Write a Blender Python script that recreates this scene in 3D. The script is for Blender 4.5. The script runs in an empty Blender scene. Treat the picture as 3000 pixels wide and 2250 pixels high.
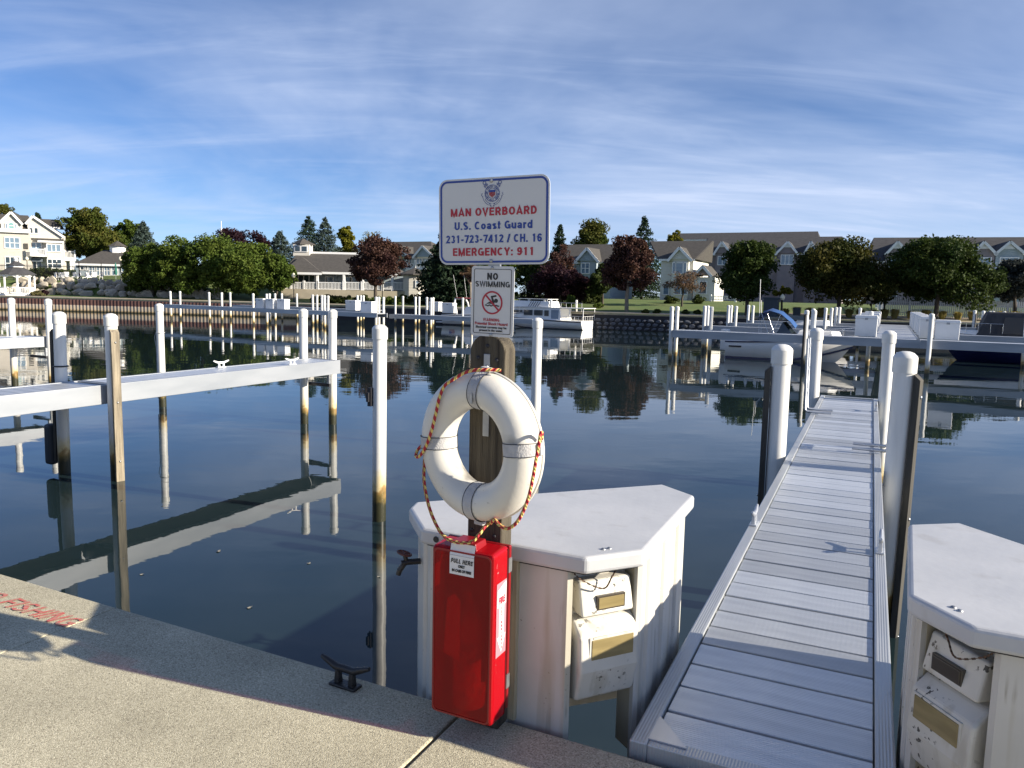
import bpy, bmesh, math, random
import numpy as np
from mathutils import Vector, Matrix
R_ = math.radians
S = bpy.context.scene
COL = S.collection

# ------------------------------------------------------------------ camera
CAM_H = 3.0                      # eye height above the water, metres
F_PX, PITCH, ROLL = 2250.0, R_(6.7), R_(1.25)
cF = Vector((0, math.cos(PITCH), -math.sin(PITCH)))
cR0 = Vector((1, 0, 0)); cU0 = Vector((0, math.sin(PITCH), math.cos(PITCH)))
cR = cR0*math.cos(ROLL) + cU0*math.sin(ROLL); cU = cU0*math.cos(ROLL) - cR0*math.sin(ROLL)
cC = Vector((0, 0, CAM_H))
cam = bpy.data.cameras.new('camera'); cam_o = bpy.data.objects.new('camera', cam); COL.objects.link(cam_o)
cam.sensor_width = 36; cam.lens = 27; cam.clip_start = .05; cam.clip_end = 9000
m = Matrix((cR, cU, -cF)).transposed().to_4x4(); m.translation = cC; cam_o.matrix_world = m
S.camera = cam_o
S.render.resolution_x = 1024; S.render.resolution_y = 768

# ------------------------------------------------------------------ sky and sun
SUN_AZ = R_(-18.5)               # from +X towards -Y: right of and a little behind the camera
SUN_EL = R_(21.5)
sdir = Vector((math.cos(SUN_AZ)*math.cos(SUN_EL), math.sin(SUN_AZ)*math.cos(SUN_EL), math.sin(SUN_EL)))
W = bpy.data.worlds.new('World'); S.world = W; W.use_nodes = True
nt = W.node_tree; nt.nodes.clear()
def wn(t, **k):
    n = nt.nodes.new(t)
    for a, b in k.items(): setattr(n, a, b)
    return n
sky = wn('ShaderNodeTexSky', sky_type='NISHITA', sun_disc=False)
sky.sun_elevation = SUN_EL; sky.sun_rotation = math.atan2(sdir.x, sdir.y); sky.altitude = 0
sky.air_density = .72; sky.dust_density = .0; sky.ozone_density = 4.0
tc = wn('ShaderNodeTexCoord'); sep = wn('ShaderNodeSeparateXYZ'); nt.links.new(tc.outputs['Generated'], sep.inputs[0])
zc = wn('ShaderNodeMath', operation='MAXIMUM'); zc.inputs[1].default_value = .0; nt.links.new(sep.outputs['Z'], zc.inputs[0])
za = wn('ShaderNodeMath', operation='ADD'); za.inputs[1].default_value = .20; nt.links.new(zc.outputs[0], za.inputs[0])
dx = wn('ShaderNodeMath', operation='DIVIDE'); nt.links.new(sep.outputs['X'], dx.inputs[0]); nt.links.new(za.outputs[0], dx.inputs[1])
dy = wn('ShaderNodeMath', operation='DIVIDE'); nt.links.new(sep.outputs['Y'], dy.inputs[0]); nt.links.new(za.outputs[0], dy.inputs[1])
cv = wn('ShaderNodeCombineXYZ'); nt.links.new(dx.outputs[0], cv.inputs[0]); nt.links.new(dy.outputs[0], cv.inputs[1])
def cloud(rot, sc, noise, lo, hi, detail=7, dist=.5, loc=(0, 0, 0)):
    mp = wn('ShaderNodeMapping'); mp.inputs['Rotation'].default_value = (0, 0, R_(rot)); mp.inputs['Scale'].default_value = sc
    mp.inputs['Location'].default_value = loc
    nt.links.new(cv.outputs[0], mp.inputs[0])
    n = wn('ShaderNodeTexNoise'); n.inputs['Scale'].default_value = noise; n.inputs['Detail'].default_value = detail
    n.inputs['Roughness'].default_value = .58; n.inputs['Distortion'].default_value = dist
    nt.links.new(mp.outputs[0], n.inputs['Vector'])
    r = wn('ShaderNodeMapRange', interpolation_type='SMOOTHSTEP'); r.inputs[1].default_value = lo; r.inputs[2].default_value = hi
    nt.links.new(n.outputs[0], r.inputs[0]); return r.outputs[0]
veil = cloud(48, (.42, .70, 1), .75, .30, .68, 6, .8, (3.1, 1.2, 0))      # broad soft sheets
wisp = cloud(74, (.40, 1.7, 1), 1.5, .45, .78, 9, 1.6, (1.7, 4.0, 0))    # streaks drawn out by the wind
wis2 = cloud(118, (.42, 1.9, 1), 1.3, .48, .78, 9, 1.2, (7.0, .4, 0))
def wmath(op, a, b, clamp=False):
    n = wn('ShaderNodeMath', operation=op, use_clamp=clamp)
    for i, s in enumerate((a, b)):
        if isinstance(s, (int, float)): n.inputs[i].default_value = s
        else: nt.links.new(s, n.inputs[i])
    return n.outputs[0]
cl = wmath('ADD', wmath('MULTIPLY', veil, .80), wmath('ADD', wmath('MULTIPLY', wisp, .32), wmath('MULTIPLY', wis2, .22)), True)
thin = wn('ShaderNodeMapRange', interpolation_type='SMOOTHSTEP'); nt.links.new(sep.outputs['Z'], thin.inputs[0])   # the veil thins out overhead
thin.inputs[1].default_value = .08; thin.inputs[2].default_value = .46; thin.inputs[3].default_value = .95; thin.inputs[4].default_value = .40
cl = wmath('MULTIPLY', cl, thin.outputs[0])
mx = wn('ShaderNodeMix', data_type='RGBA'); nt.links.new(cl, mx.inputs[0])
tint = wn('ShaderNodeMix', data_type='RGBA', blend_type='MULTIPLY'); tint.inputs[0].default_value = 1; tint.inputs[7].default_value = (1.0, 1.13, 1.32, 1)   # clear autumn air
nt.links.new(sky.outputs[0], tint.inputs[6]); nt.links.new(tint.outputs[2], mx.inputs[6])
mx.inputs[7].default_value = (6.5, 7.6, 10.0, 1)
bg = wn('ShaderNodeBackground'); bg.inputs[1].default_value = .05
wo = wn('ShaderNodeOutputWorld'); nt.links.new(mx.outputs[2], bg.inputs[0]); nt.links.new(bg.outputs[0], wo.inputs[0])
sun = bpy.data.lights.new('sun', 'SUN'); sun.energy = 5.0; sun.angle = R_(.55); sun.color = (1, .90, .74)
sun_o = bpy.data.objects.new('sun', sun); COL.objects.link(sun_o)
sun_o.rotation_euler = (-sdir).to_track_quat('-Z', 'Y').to_euler(); sun_o.location = (30, -10, 30)
S.view_settings.view_transform = 'Standard'; S.view_settings.look = 'None'
S.view_settings.exposure = 1.05; S.view_settings.gamma = 1.0; S.view_settings.use_curve_mapping = False

# ------------------------------------------------------------------ survey helpers (place -> world metres)
def ray(px, py): return cF + cR*((px-1500)/F_PX) + cU*((1125-py)/F_PX)
def gp(px, py, z=0.0):                           # surveyed point on a level plane
    d = ray(px, py); return cC + d*((z-CAM_H)/d.z)
def at(px, py, Y):
    d = ray(px, py); return cC + d*(Y/d.y)
QA = R_(25.9); qU = Vector((math.cos(QA), -math.sin(QA), 0)); qV = Vector((math.sin(QA), math.cos(QA), 0))
def q(u, v, z=0.0): return Vector((0, 2.643, 0)) + qU*u + qV*v + Vector((0, 0, z))   # harbour grid: u along the quay, v out over the water
def quv(P): d = Vector((P[0], P[1]-2.643, 0)); return d.dot(qU), d.dot(qV)
QZ = 1.45                                         # quay top above the water

# ------------------------------------------------------------------ mesh builder
class MB:
    def __init__(s): s.v = []; s.f = []; s.sm = []
    def add(s, vs, fs, smooth=False):
        o = len(s.v); s.v += [tuple(p) for p in vs]; s.f += [tuple(i+o for i in f) for f in fs]; s.sm += [smooth]*len(fs); return s
    def box(s, c, d, M=None, taper=1.0):
        x, y, z = d[0]/2, d[1]/2, d[2]/2
        vs = [Vector((sx*x*(taper if sz > 0 else 1), sy*y*(taper if sz > 0 else 1), sz*z)) for sz in (-1, 1) for sx, sy in ((-1,-1),(1,-1),(1,1),(-1,1))]
        c = Vector(c)
        vs = [(M @ p if M else p) + c for p in vs]
        return s.add(vs, [(3,2,1,0),(4,5,6,7),(0,1,5,4),(1,2,6,5),(2,3,7,6),(3,0,4,7)])
    def b2(s, a, b): return s.box([(a[i]+b[i])/2 for i in range(3)], [abs(b[i]-a[i]) for i in range(3)])
    def bar(s, a, b, w, h, up=(0, 0, 1)):
        a, b = Vector(a), Vector(b); d = (b-a); L = d.length; d = d.normalized(); up = Vector(up)
        if abs(d.dot(up)) > .98: up = Vector((0, 1, 0))
        x = d.cross(up).normalized(); y = x.cross(d)
        vs = [p + x*(w/2*i) + y*(h/2*j) for p in (a, b) for i, j in ((-1,-1),(1,-1),(1,1),(-1,1))]
        return s.add(vs, [(3,2,1,0),(4,5,6,7),(0,1,5,4),(1,2,6,5),(2,3,7,6),(3,0,4,7)])
    def tube(s, pts, r, n=8, cap=True, smooth=True):
        pts = [Vector(p) for p in pts]; k = len(pts); rs = r if isinstance(r, (list, tuple)) else [r]*k
        vs = []; prev = None
        for i, p in enumerate(pts):
            t = (pts[min(i+1, k-1)] - pts[max(i-1, 0)]).normalized()
            if prev is None:
                a = Vector((0, 0, 1)) if abs(t.z) < .9 else Vector((1, 0, 0)); x = t.cross(a).normalized()
            else: x = (prev - t*prev.dot(t)).normalized()
            y = t.cross(x); prev = x
            vs += [p + (x*math.cos(2*math.pi*j/n) + y*math.sin(2*math.pi*j/n))*rs[i] for j in range(n)]
        fs = [(i*n+j, i*n+(j+1) % n, (i+1)*n+(j+1) % n, (i+1)*n+j) for i in range(k-1) for j in range(n)]
        s.add(vs, fs, smooth)
        if cap:
            s.add(vs[:n], [tuple(range(n))[::-1]]); s.add(vs[-n:], [tuple(range(n))])
        return s
    def lathe(s, prof, n=16, c=(0, 0, 0), smooth=True):
        c = Vector(c); vs = []
        for r, z in prof: vs += [c + Vector((r*math.cos(2*math.pi*j/n), r*math.sin(2*math.pi*j/n), z)) for j in range(n)]
        fs = [(i*n+j, i*n+(j+1) % n, (i+1)*n+(j+1) % n, (i+1)*n+j) for i in range(len(prof)-1) for j in range(n)]
        s.add(vs, fs, smooth)
        if prof[0][0] > 1e-4: s.add(vs[:n], [tuple(range(n))[::-1]])
        if prof[-1][0] > 1e-4: s.add(vs[-n:], [tuple(range(n))])
        return s
    def prism(s, poly, z0, z1, top=None):         # poly in xy, extruded in z; top = optional other outline
        n = len(poly); t = top or poly
        vs = [Vector((p[0], p[1], z0)) for p in poly] + [Vector((p[0], p[1], z1)) for p in t]
        a = sum(poly[i][0]*poly[(i+1) % n][1]-poly[(i+1) % n][0]*poly[i][1] for i in range(n))
        fs = [tuple(range(n))[::-1], tuple(range(n, 2*n))] + [(i, (i+1) % n, n+(i+1) % n, n+i) for i in range(n)]
        if a < 0: fs = [f[::-1] for f in fs]
        return s.add(vs, fs)
    def prism_xz(s, poly, y0, y1):                # poly in xz, extruded in y
        n = len(poly)
        vs = [Vector((p[0], y0, p[1])) for p in poly] + [Vector((p[0], y1, p[1])) for p in poly]
        a = sum(poly[i][0]*poly[(i+1) % n][1]-poly[(i+1) % n][0]*poly[i][1] for i in range(n))
        fs = [tuple(range(n)), tuple(range(n, 2*n))[::-1]] + [(i, n+i, n+(i+1) % n, (i+1) % n) for i in range(n)]
        if a < 0: fs = [f[::-1] for f in fs]
        return s.add(vs, fs)
    def slab(s, pts, th):                         # flat polygon in 3-D given thickness downwards along its normal
        pts = [Vector(p) for p in pts]; n = len(pts)
        nn = (pts[1]-pts[0]).cross(pts[2]-pts[0]).normalized()
        if nn.z < 0: pts = pts[::-1]; nn = -nn
        vs = pts + [p - nn*th for p in pts]
        return s.add(vs, [tuple(range(n)), tuple(range(n, 2*n))[::-1]] + [((i+1) % n, i, n+i, n+(i+1) % n) for i in range(n)])
    def mesh(s, name, mat, bevel=0, seg=2):
        me = bpy.data.meshes.new(name); me.from_pydata(s.v, [], s.f)
        me.polygons.foreach_set('use_smooth', s.sm)
        if bevel:
            bm = bmesh.new(); bm.from_mesh(me); bmesh.ops.remove_doubles(bm, verts=bm.verts, dist=1e-5)
            es = [e for e in bm.edges if len(e.link_faces) == 2 and e.calc_face_angle(0) > R_(25)]
            bmesh.ops.bevel(bm, geom=es, offset=bevel, segments=seg, profile=.5, affect='EDGES', clamp_overlap=True)
            bm.to_mesh(me); bm.free()
        me.materials.append(mat); me.update(); return me
    def build(s, name, mat, parent=None, bevel=0, seg=2): return obj(name, s.mesh(name, mat, bevel, seg), parent)

def obj(name, data, parent=None, loc=None):
    o = bpy.data.objects.new(name, data); COL.objects.link(o)
    if parent is not None: o.parent = parent
    if loc is not None: o.location = loc
    return o
def tag(o, label=None, cat=None, group=None, kind=None):
    if label: o['label'] = label
    if cat: o['category'] = cat
    if group: o['group'] = group
    if kind: o['kind'] = kind
    return o
def thing(name, label, cat, loc=(0, 0, 0), rz=0, group=None):
    o = obj(name, None, None, loc); o.rotation_euler = (0, 0, rz); o.empty_display_size = .2
    return tag(o, label, cat, group)
def copy_tree(o, parent=None):
    c = o.copy(); COL.objects.link(c)
    if parent is not None: c.parent = parent
    for ch in list(o.children): copy_tree(ch, c)
    return c
def np_mesh(name, V, Fq, mat, smooth=False):       # numpy verts (n,3), faces (m,k)
    me = bpy.data.meshes.new(name); k = Fq.shape[1]
    me.vertices.add(len(V)); me.vertices.foreach_set('co', V.astype(np.float32).ravel())
    me.loops.add(Fq.size); me.loops.foreach_set('vertex_index', Fq.astype(np.int32).ravel())
    me.polygons.add(len(Fq)); me.polygons.foreach_set('loop_start', np.arange(0, Fq.size, k, dtype=np.int32))
    me.polygons.foreach_set('loop_total', np.full(len(Fq), k, dtype=np.int32))
    me.update(calc_edges=True); me.materials.append(mat); return me

# ------------------------------------------------------------------ materials
def mat(name, c, c2=None, rough=.6, metal=0, scale=3, lo=.35, hi=.65, bump=0, bscale=None, detail=5, spec=.5, stretch=None, trans=None):
    M = bpy.data.materials.new(name); M.use_nodes = True; t = M.node_tree; b = t.nodes['Principled BSDF']
    b.inputs['Roughness'].default_value = rough; b.inputs['Metallic'].default_value = metal
    b.inputs['Specular IOR Level'].default_value = spec
    b.inputs['Base Color'].default_value = (*c, 1)
    if c2 or bump:
        co = t.nodes.new('ShaderNodeTexCoord'); mp = t.nodes.new('ShaderNodeMapping'); t.links.new(co.outputs['Object'], mp.inputs[0])
        if stretch: mp.inputs['Scale'].default_value = stretch
    if c2:
        n = t.nodes.new('ShaderNodeTexNoise'); n.inputs['Scale'].default_value = scale; n.inputs['Detail'].default_value = detail
        r = t.nodes.new('ShaderNodeMapRange'); r.inputs[1].default_value = lo; r.inputs[2].default_value = hi
        mxn = t.nodes.new('ShaderNodeMix'); mxn.data_type = 'RGBA'
        mxn.inputs[6].default_value = (*c, 1); mxn.inputs[7].default_value = (*c2, 1)
        t.links.new(mp.outputs[0], n.inputs['Vector']); t.links.new(n.outputs[0], r.inputs[0]); t.links.new(r.outputs[0], mxn.inputs[0])
        t.links.new(mxn.outputs[2], b.inputs['Base Color'])
    if bump:
        n2 = t.nodes.new('ShaderNodeTexNoise'); n2.inputs['Scale'].default_value = bscale or scale*4; n2.inputs['Detail'].default_value = 6
        bp = t.nodes.new('ShaderNodeBump'); bp.inputs['Strength'].default_value = bump; bp.inputs['Distance'].default_value = .02
        t.links.new(mp.outputs[0], n2.inputs['Vector']); t.links.new(n2.outputs[0], bp.inputs['Height']); t.links.new(bp.outputs[0], b.inputs['Normal'])
    return M
def nodes(M): return M.node_tree, M.node_tree.nodes, M.node_tree.links, M.node_tree.nodes['Principled BSDF']
def add_wave_bump(M, scale, axis, strength, dist=.004, chain=True):
    t, N, L, b = nodes(M); co = N.new('ShaderNodeTexCoord'); w = N.new('ShaderNodeTexWave'); w.bands_direction = axis
    w.inputs['Scale'].default_value = scale; w.inputs['Distortion'].default_value = 0
    L.new(co.outputs['Object'], w.inputs['Vector']); bp = N.new('ShaderNodeBump'); bp.inputs['Strength'].default_value = strength; bp.inputs['Distance'].default_value = dist
    L.new(w.outputs[0], bp.inputs['Height'])
    if b.inputs['Normal'].links: L.new(b.inputs['Normal'].links[0].from_socket, bp.inputs['Normal'])
    L.new(bp.outputs[0], b.inputs['Normal']); return M
def speck(M, scale, thresh, col, amount=1.0, soft=.03, stretch=None, mask=None):       # dirt spots of their own shape
    t, N, L, b = nodes(M); co = N.new('ShaderNodeTexCoord'); mp = N.new('ShaderNodeMapping'); L.new(co.outputs['Object'], mp.inputs[0])
    if stretch: mp.inputs['Scale'].default_value = stretch
    n = N.new('ShaderNodeTexNoise'); n.inputs['Scale'].default_value = scale; n.inputs['Detail'].default_value = 3
    L.new(mp.outputs[0], n.inputs['Vector'])
    r = N.new('ShaderNodeMapRange'); r.inputs[1].default_value = thresh; r.inputs[2].default_value = thresh+soft; r.inputs[4].default_value = amount
    L.new(n.outputs[0], r.inputs[0])
    mxn = N.new('ShaderNodeMix'); mxn.data_type = 'RGBA'
    if b.inputs['Base Color'].links: L.new(b.inputs['Base Color'].links[0].from_socket, mxn.inputs[6])
    else: mxn.inputs[6].default_value = b.inputs['Base Color'].default_value
    mxn.inputs[7].default_value = (*col, 1)
    f = r.outputs[0]
    if mask:                                           # keep the spots where a broad noise is high
        n3 = N.new('ShaderNodeTexNoise'); n3.inputs['Scale'].default_value = mask[0]; L.new(co.outputs['Object'], n3.inputs['Vector'])
        r3 = N.new('ShaderNodeMapRange'); r3.inputs[1].default_value = mask[1]; r3.inputs[2].default_value = mask[1]+.12; L.new(n3.outputs[0], r3.inputs[0])
        mm = N.new('ShaderNodeMath'); mm.operation = 'MULTIPLY'; L.new(f, mm.inputs[0]); L.new(r3.outputs[0], mm.inputs[1]); f = mm.outputs[0]
    L.new(f, mxn.inputs[0]); L.new(mxn.outputs[2], b.inputs['Base Color']); return M

m_white = mat('white_paint', (.78, .78, .76), (.70, .70, .68), rough=.5, scale=2)
m_trim = mat('white_trim', (.80, .80, .79), rough=.55)
m_cap = mat('pile_cap_plastic', (.70, .70, .68), (.63, .63, .60), rough=.38, scale=5)
m_alu = mat('aluminium', (.60, .62, .65), (.48, .50, .54), rough=.42, metal=.75, scale=6, bump=.05, stretch=(1, .15, 1))
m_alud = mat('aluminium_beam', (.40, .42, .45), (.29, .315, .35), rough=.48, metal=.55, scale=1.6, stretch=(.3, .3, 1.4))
m_galv = mat('galvanised_steel', (.42, .43, .44), (.30, .31, .33), rough=.45, metal=.85, scale=14)
m_dark = mat('dark_steel', (.03, .03, .035), rough=.5, metal=.4)
m_black = mat('black_iron', (.012, .012, .014), (.02, .018, .018), rough=.42, scale=20, bump=.15)
m_timber = mat('weathered_timber', (.34, .29, .21), (.16, .135, .10), rough=.85, scale=5, bump=.5, bscale=40, stretch=(6, 6, .35))
m_timberg = mat('grey_green_timber', (.30, .28, .20), (.10, .085, .06), rough=.9, scale=7, bump=.6, bscale=50, stretch=(5, 5, .3), lo=.3, hi=.7)
m_dktimber = mat('dark_wet_timber', (.035, .033, .03), (.06, .055, .045), rough=.8, scale=8, stretch=(4, 4, .3))
m_glass = mat('window_glass', (.03, .045, .06), rough=.08, spec=.8)
m_glassb = mat('pale_blind_behind_glass', (.20, .28, .36), (.13, .20, .28), rough=.12, scale=2, spec=.8, stretch=(.2, .2, 5))
m_glassg = mat('green_arch_glass', (.20, .38, .38), rough=.12, spec=.8)

# pile sleeve: white plastic, stained where the lake has stood
def stain_pile():
    M = bpy.data.materials.new('pile_sleeve_plastic'); M.use_nodes = True; t, N, L, b = nodes(M)
    co = N.new('ShaderNodeTexCoord'); sp = N.new('ShaderNodeSeparateXYZ'); L.new(co.outputs['Object'], sp.inputs[0])
    n = N.new('ShaderNodeTexNoise'); n.inputs['Scale'].default_value = 7; n.inputs['Detail'].default_value = 6
    oi = N.new('ShaderNodeObjectInfo'); va = N.new('ShaderNodeVectorMath'); va.operation = 'ADD'; L.new(co.outputs['Object'], va.inputs[0]); L.new(oi.outputs['Location'], va.inputs[1]); L.new(va.outputs[0], n.inputs['Vector'])
    ma = N.new('ShaderNodeMath'); ma.operation = 'MULTIPLY_ADD'; L.new(n.outputs[0], ma.inputs[0]); ma.inputs[1].default_value = .42
    zr = N.new('ShaderNodeMath'); zr.operation = 'MULTIPLY_ADD'; L.new(oi.outputs['Random'], zr.inputs[0]); zr.inputs[1].default_value = -.22; L.new(sp.outputs['Z'], zr.inputs[2]); L.new(zr.outputs[0], ma.inputs[2])
    r = N.new('ShaderNodeMapRange'); r.inputs[1].default_value = -.2; r.inputs[2].default_value = 1.8; L.new(ma.outputs[0], r.inputs[0])
    cr = N.new('ShaderNodeValToRGB'); L.new(r.outputs[0], cr.inputs[0]); e = cr.color_ramp.elements
    e[0].position = .0; e[0].color = (.02, .022, .012, 1); e[1].position = 1; e[1].color = (.70, .70, .68, 1)
    for p, c in ((.225, (.03, .03, .015)), (.27, (.16, .115, .035)), (.31, (.30, .19, .07)), (.335, (.58, .47, .25)), (.39, (.66, .58, .40)), (.46, (.67, .65, .60)), (.60, (.70, .70, .68))):
        x = e.new(p); x.color = (*c, 1)
    L.new(cr.outputs[0], b.inputs['Base Color']); b.inputs['Roughness'].default_value = .4
    mp = N.new('ShaderNodeMapping'); mp.inputs['Scale'].default_value = (9, 9, .8); L.new(va.outputs[0], mp.inputs[0]); n4 = N.new('ShaderNodeTexNoise'); n4.inputs['Scale'].default_value = 2.2; n4.inputs['Detail'].default_value = 6; L.new(mp.outputs[0], n4.inputs['Vector'])
    r4 = N.new('ShaderNodeMapRange'); r4.inputs[1].default_value = .40; r4.inputs[2].default_value = .78; r4.inputs[3].default_value = 1.0; r4.inputs[4].default_value = .84; L.new(n4.outputs[0], r4.inputs[0])   # rain streaks and scuffs
    m4 = N.new('ShaderNodeMix'); m4.data_type = 'RGBA'; m4.blend_type = 'MULTIPLY'; m4.inputs[0].default_value = 1; L.new(cr.outputs[0], m4.inputs[6]); L.new(r4.outputs[0], m4.inputs[7]); L.new(m4.outputs[2], b.inputs['Base Color']); return M
m_pile = stain_pile()
# ------------------------------------------------------------------ water
def make_water():
    M = bpy.data.materials.new('harbour_water'); M.use_nodes = True; t, N, L, b = nodes(M)
    b.inputs['Base Color'].default_value = (.012, .023, .026, 1); b.inputs['Roughness'].default_value = .015; b.inputs['IOR'].default_value = 1.42
    co = N.new('ShaderNodeTexCoord')
    def layer(rot, sc, scale, detail, dist, prev, strength, mask=None):
        mp = N.new('ShaderNodeMapping'); mp.inputs['Rotation'].default_value = (0, 0, R_(rot)); mp.inputs['Scale'].default_value = sc
        L.new(co.outputs['Object'], mp.inputs[0]); n = N.new('ShaderNodeTexNoise'); n.inputs['Scale'].default_value = scale; n.inputs['Detail'].default_value = detail
        n.inputs['Roughness'].default_value = .5; L.new(mp.outputs[0], n.inputs['Vector'])
        bp = N.new('ShaderNodeBump'); bp.inputs['Distance'].default_value = dist; bp.inputs['Strength'].default_value = strength
        h = n.outputs[0]
        if mask is not None:
            mu = N.new('ShaderNodeMath'); mu.operation = 'MULTIPLY'; L.new(h, mu.inputs[0]); L.new(mask, mu.inputs[1]); h = mu.outputs[0]
        L.new(h, bp.inputs['Height'])
        if prev is not None: L.new(prev, bp.inputs['Normal'])
        return bp.outputs[0]
    # breeze patches: ruffled here, glassy there
    nm = N.new('ShaderNodeTexNoise'); nm.inputs['Scale'].default_value = .11; nm.inputs['Detail'].default_value = 3; mpm = N.new('ShaderNodeMapping')
    mpm.inputs['Scale'].default_value = (.5, 1, 1); L.new(co.outputs['Object'], mpm.inputs[0]); L.new(mpm.outputs[0], nm.inputs['Vector'])
    rm = N.new('ShaderNodeMapRange'); rm.inputs[1].default_value = .38; rm.inputs[2].default_value = .66; rm.inputs[3].default_value = .25; rm.inputs[4].default_value = 1.0
    L.new(nm.outputs[0], rm.inputs[0])
    a = layer(8, (.55, 1, 1), .55, 2, .0075, None, 1.0)
    a = layer(-12, (.5, 1, 1), 2.1, 2, .0023, a, 1.0, rm.outputs[0])
    a = layer(20, (.6, 1, 1), 7.0, 2, .0007, a, 1.0, rm.outputs[0])
    L.new(a, b.inputs['Normal']); return M
m_water = make_water()
w = MB(); w.add([(-2500, -400, 0), (2500, -400, 0), (2500, 900, 0), (-2500, 900, 0)], [(0, 1, 2, 3)])
tag(w.build('water', m_water), kind='structure')

# ------------------------------------------------------------------ far shore terrain
SHORE = [(-400, 175), (-130, 96), (-59, 86.6), (-45.7, 84.6), (-26.3, 80.6), (-6.7, 74.0), (8.1, 68.6), (13.3, 66.6), (28, 63.2), (40.5, 60.6), (80, 50), (400, -30)]
def shore_y(x):
    for (x0, y0), (x1, y1) in zip(SHORE, SHORE[1:]):
        if x <= x1: return y0 + (y1-y0)*(x-x0)/(x1-x0)
    return SHORE[-1][1]
def sst(a, b, x): t = min(max((x-a)/(b-a), 0), 1); return t*t*(3-2*t)
def terr(x, y):
    d = (y - shore_y(x))*.965
    if d < 0: return QZ
    z = QZ + .05 + 1.15*sst(2, 26, d)
    L = 1 - sst(-42, -30, x)                        # raised terrace in front of the condominium
    z += L*(1.55*sst(7.5, 10.0, d) + .9*sst(10, 26, d))
    z += (1-L)*(1-sst(-30, -2, x))*.5*sst(8, 24, d)
    return z
m_lawn = mat('lawn_grass', (.075, .125, .022), (.115, .145, .035), rough=.95, scale=.35, bump=.4, bscale=9, detail=8)
def make_land():
    xs = np.concatenate([np.linspace(-1500, -100, 15)[:-1], np.arange(-100, 90, 2.0), np.linspace(90, 1500, 15)])
    ds = [0, .35, 1, 2, 3, 4, 5, 6, 7, 7.6, 8.2, 8.8, 9.4, 10, 11, 12, 14, 16, 19, 22, 26, 32, 40, 60, 100, 200, 500, 1500, 4000]
    V = []; F = []
    for x in xs:
        for d in ds:
            y = shore_y(x) + d/.965; V.append((x, y, terr(x, y) if d else QZ-.02))
    n = len(ds)
    for i in range(len(xs)-1):
        for j in range(n-1): F.append((i*n+j, (i+1)*n+j, (i+1)*n+j+1, i*n+j+1))
    b = MB(); b.add(V, F, True); return tag(b.build('lawn', m_lawn), kind='structure')
make_land()
# promenade of pale concrete along the far edge
m_prom = mat('promenade_concrete', (.42, .37, .28), (.34, .30, .23), rough=.9, scale=1.2)
def strip(name, d0, d1, x0, x1, dz, m, step=2.0):
    V = []; x = x0; F = []
    while x <= x1+1e-6:
        for d in (d0, (d0+d1)/2, d1): y = shore_y(x)+d/.965; V.append((x, y, terr(x, y)+dz))
        x += step
    k = len(V)//3
    for i in range(k-1):
        for j in range(2): F.append((i*3+j, i*3+3+j, i*3+4+j, i*3+1+j))
    b = MB(); b.add(V, F, True); return tag(b.build(name, m), kind='structure')
strip('promenade', .4, 3.6, -100, 90, .03, m_prom)
m_sandbed = mat('mulch_bed', (.42, .34, .22), (.30, .23, .14), rough=.95, scale=3)
strip('planting_bed', 4.6, 9.0, 24, 90, .035, m_sandbed)
# seawall on the left: brown sheet piles, each a folded pan, with pale lower faces
def sheet_mat():
    M = bpy.data.materials.new('sheet_pile_steel'); M.use_nodes = True; t, N, L, b = nodes(M)
    co = N.new('ShaderNodeTexCoord'); sp = N.new('ShaderNodeSeparateXYZ'); L.new(co.outputs['Object'], sp.inputs[0])
    n = N.new('ShaderNodeTexNoise'); n.inputs['Scale'].default_value = 3; n.inputs['Detail'].default_value = 5
    L.new(co.outputs['Object'], n.inputs['Vector'])
    ma = N.new('ShaderNodeMath'); ma.operation = 'MULTIPLY_ADD'; L.new(n.outputs[0], ma.inputs[0]); ma.inputs[1].default_value = .35; L.new(sp.outputs['Z'], ma.inputs[2])
    cr = N.new('ShaderNodeValToRGB'); L.new(ma.outputs[0], cr.inputs[0]); e = cr.color_ramp.elements
    e[0].position = .22; e[0].color = (.05, .045, .02, 1); e[1].position = 1; e[1].color = (.15, .075, .06, 1)
    for p, c in ((.32, (.34, .24, .12)), (.45, (.55, .44, .30)), (.88, (.58, .47, .35)), (.93, (.17, .085, .07))):
        x = e.new(p); x.color = (*c, 1)
    L.new(cr.outputs[0], b.inputs['Base Color']); b.inputs['Roughness'].default_value = .8; return M
m_sheet = sheet_mat()
seaw = obj('seawall', None, None, (-59, 88.4, 0)); tag(seaw, kind='structure')
pan = MB()
P = .42
pts = [(0, 0), (.02, .004), (.33, .06), (.36, .06), (.39, .0), (P, 0)]
for (a, b_), (c, d_) in zip(pts, pts[1:]):
    pan.add([(a, b_, -1.2), (c, d_, -1.2), (c, d_, QZ-.12), (a, b_, QZ-.12)], [(0, 1, 2, 3)])
pan.add([(x, y, QZ-.12) for x, y in pts] + [(P, .24, QZ-.12), (0, .24, QZ-.12)], [tuple(range(8))])
pan_me = pan.mesh('sheet_pile', m_sheet)
def along_shore(x0, x1, step, fn):
    x = x0
    while x < x1:
        y = shore_y(x); y2 = shore_y(x+.1); a = math.atan2(y2-y, .1); fn(x, y, a); x += step*math.cos(a)
def put_pan(x, y, a):
    o = obj('sheet_pile', pan_me, seaw, Vector((x, y, 0)) - Vector((-59, 88.4, 0))); o.rotation_euler = (0, 0, a)
along_shore(-66, -21, P, put_pan)
capm = mat('seawall_cap_concrete', (.36, .33, .27), (.28, .25, .2), rough=.9, scale=2)
cb = MB()
xs = np.arange(-110, 92, 4.0)
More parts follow.
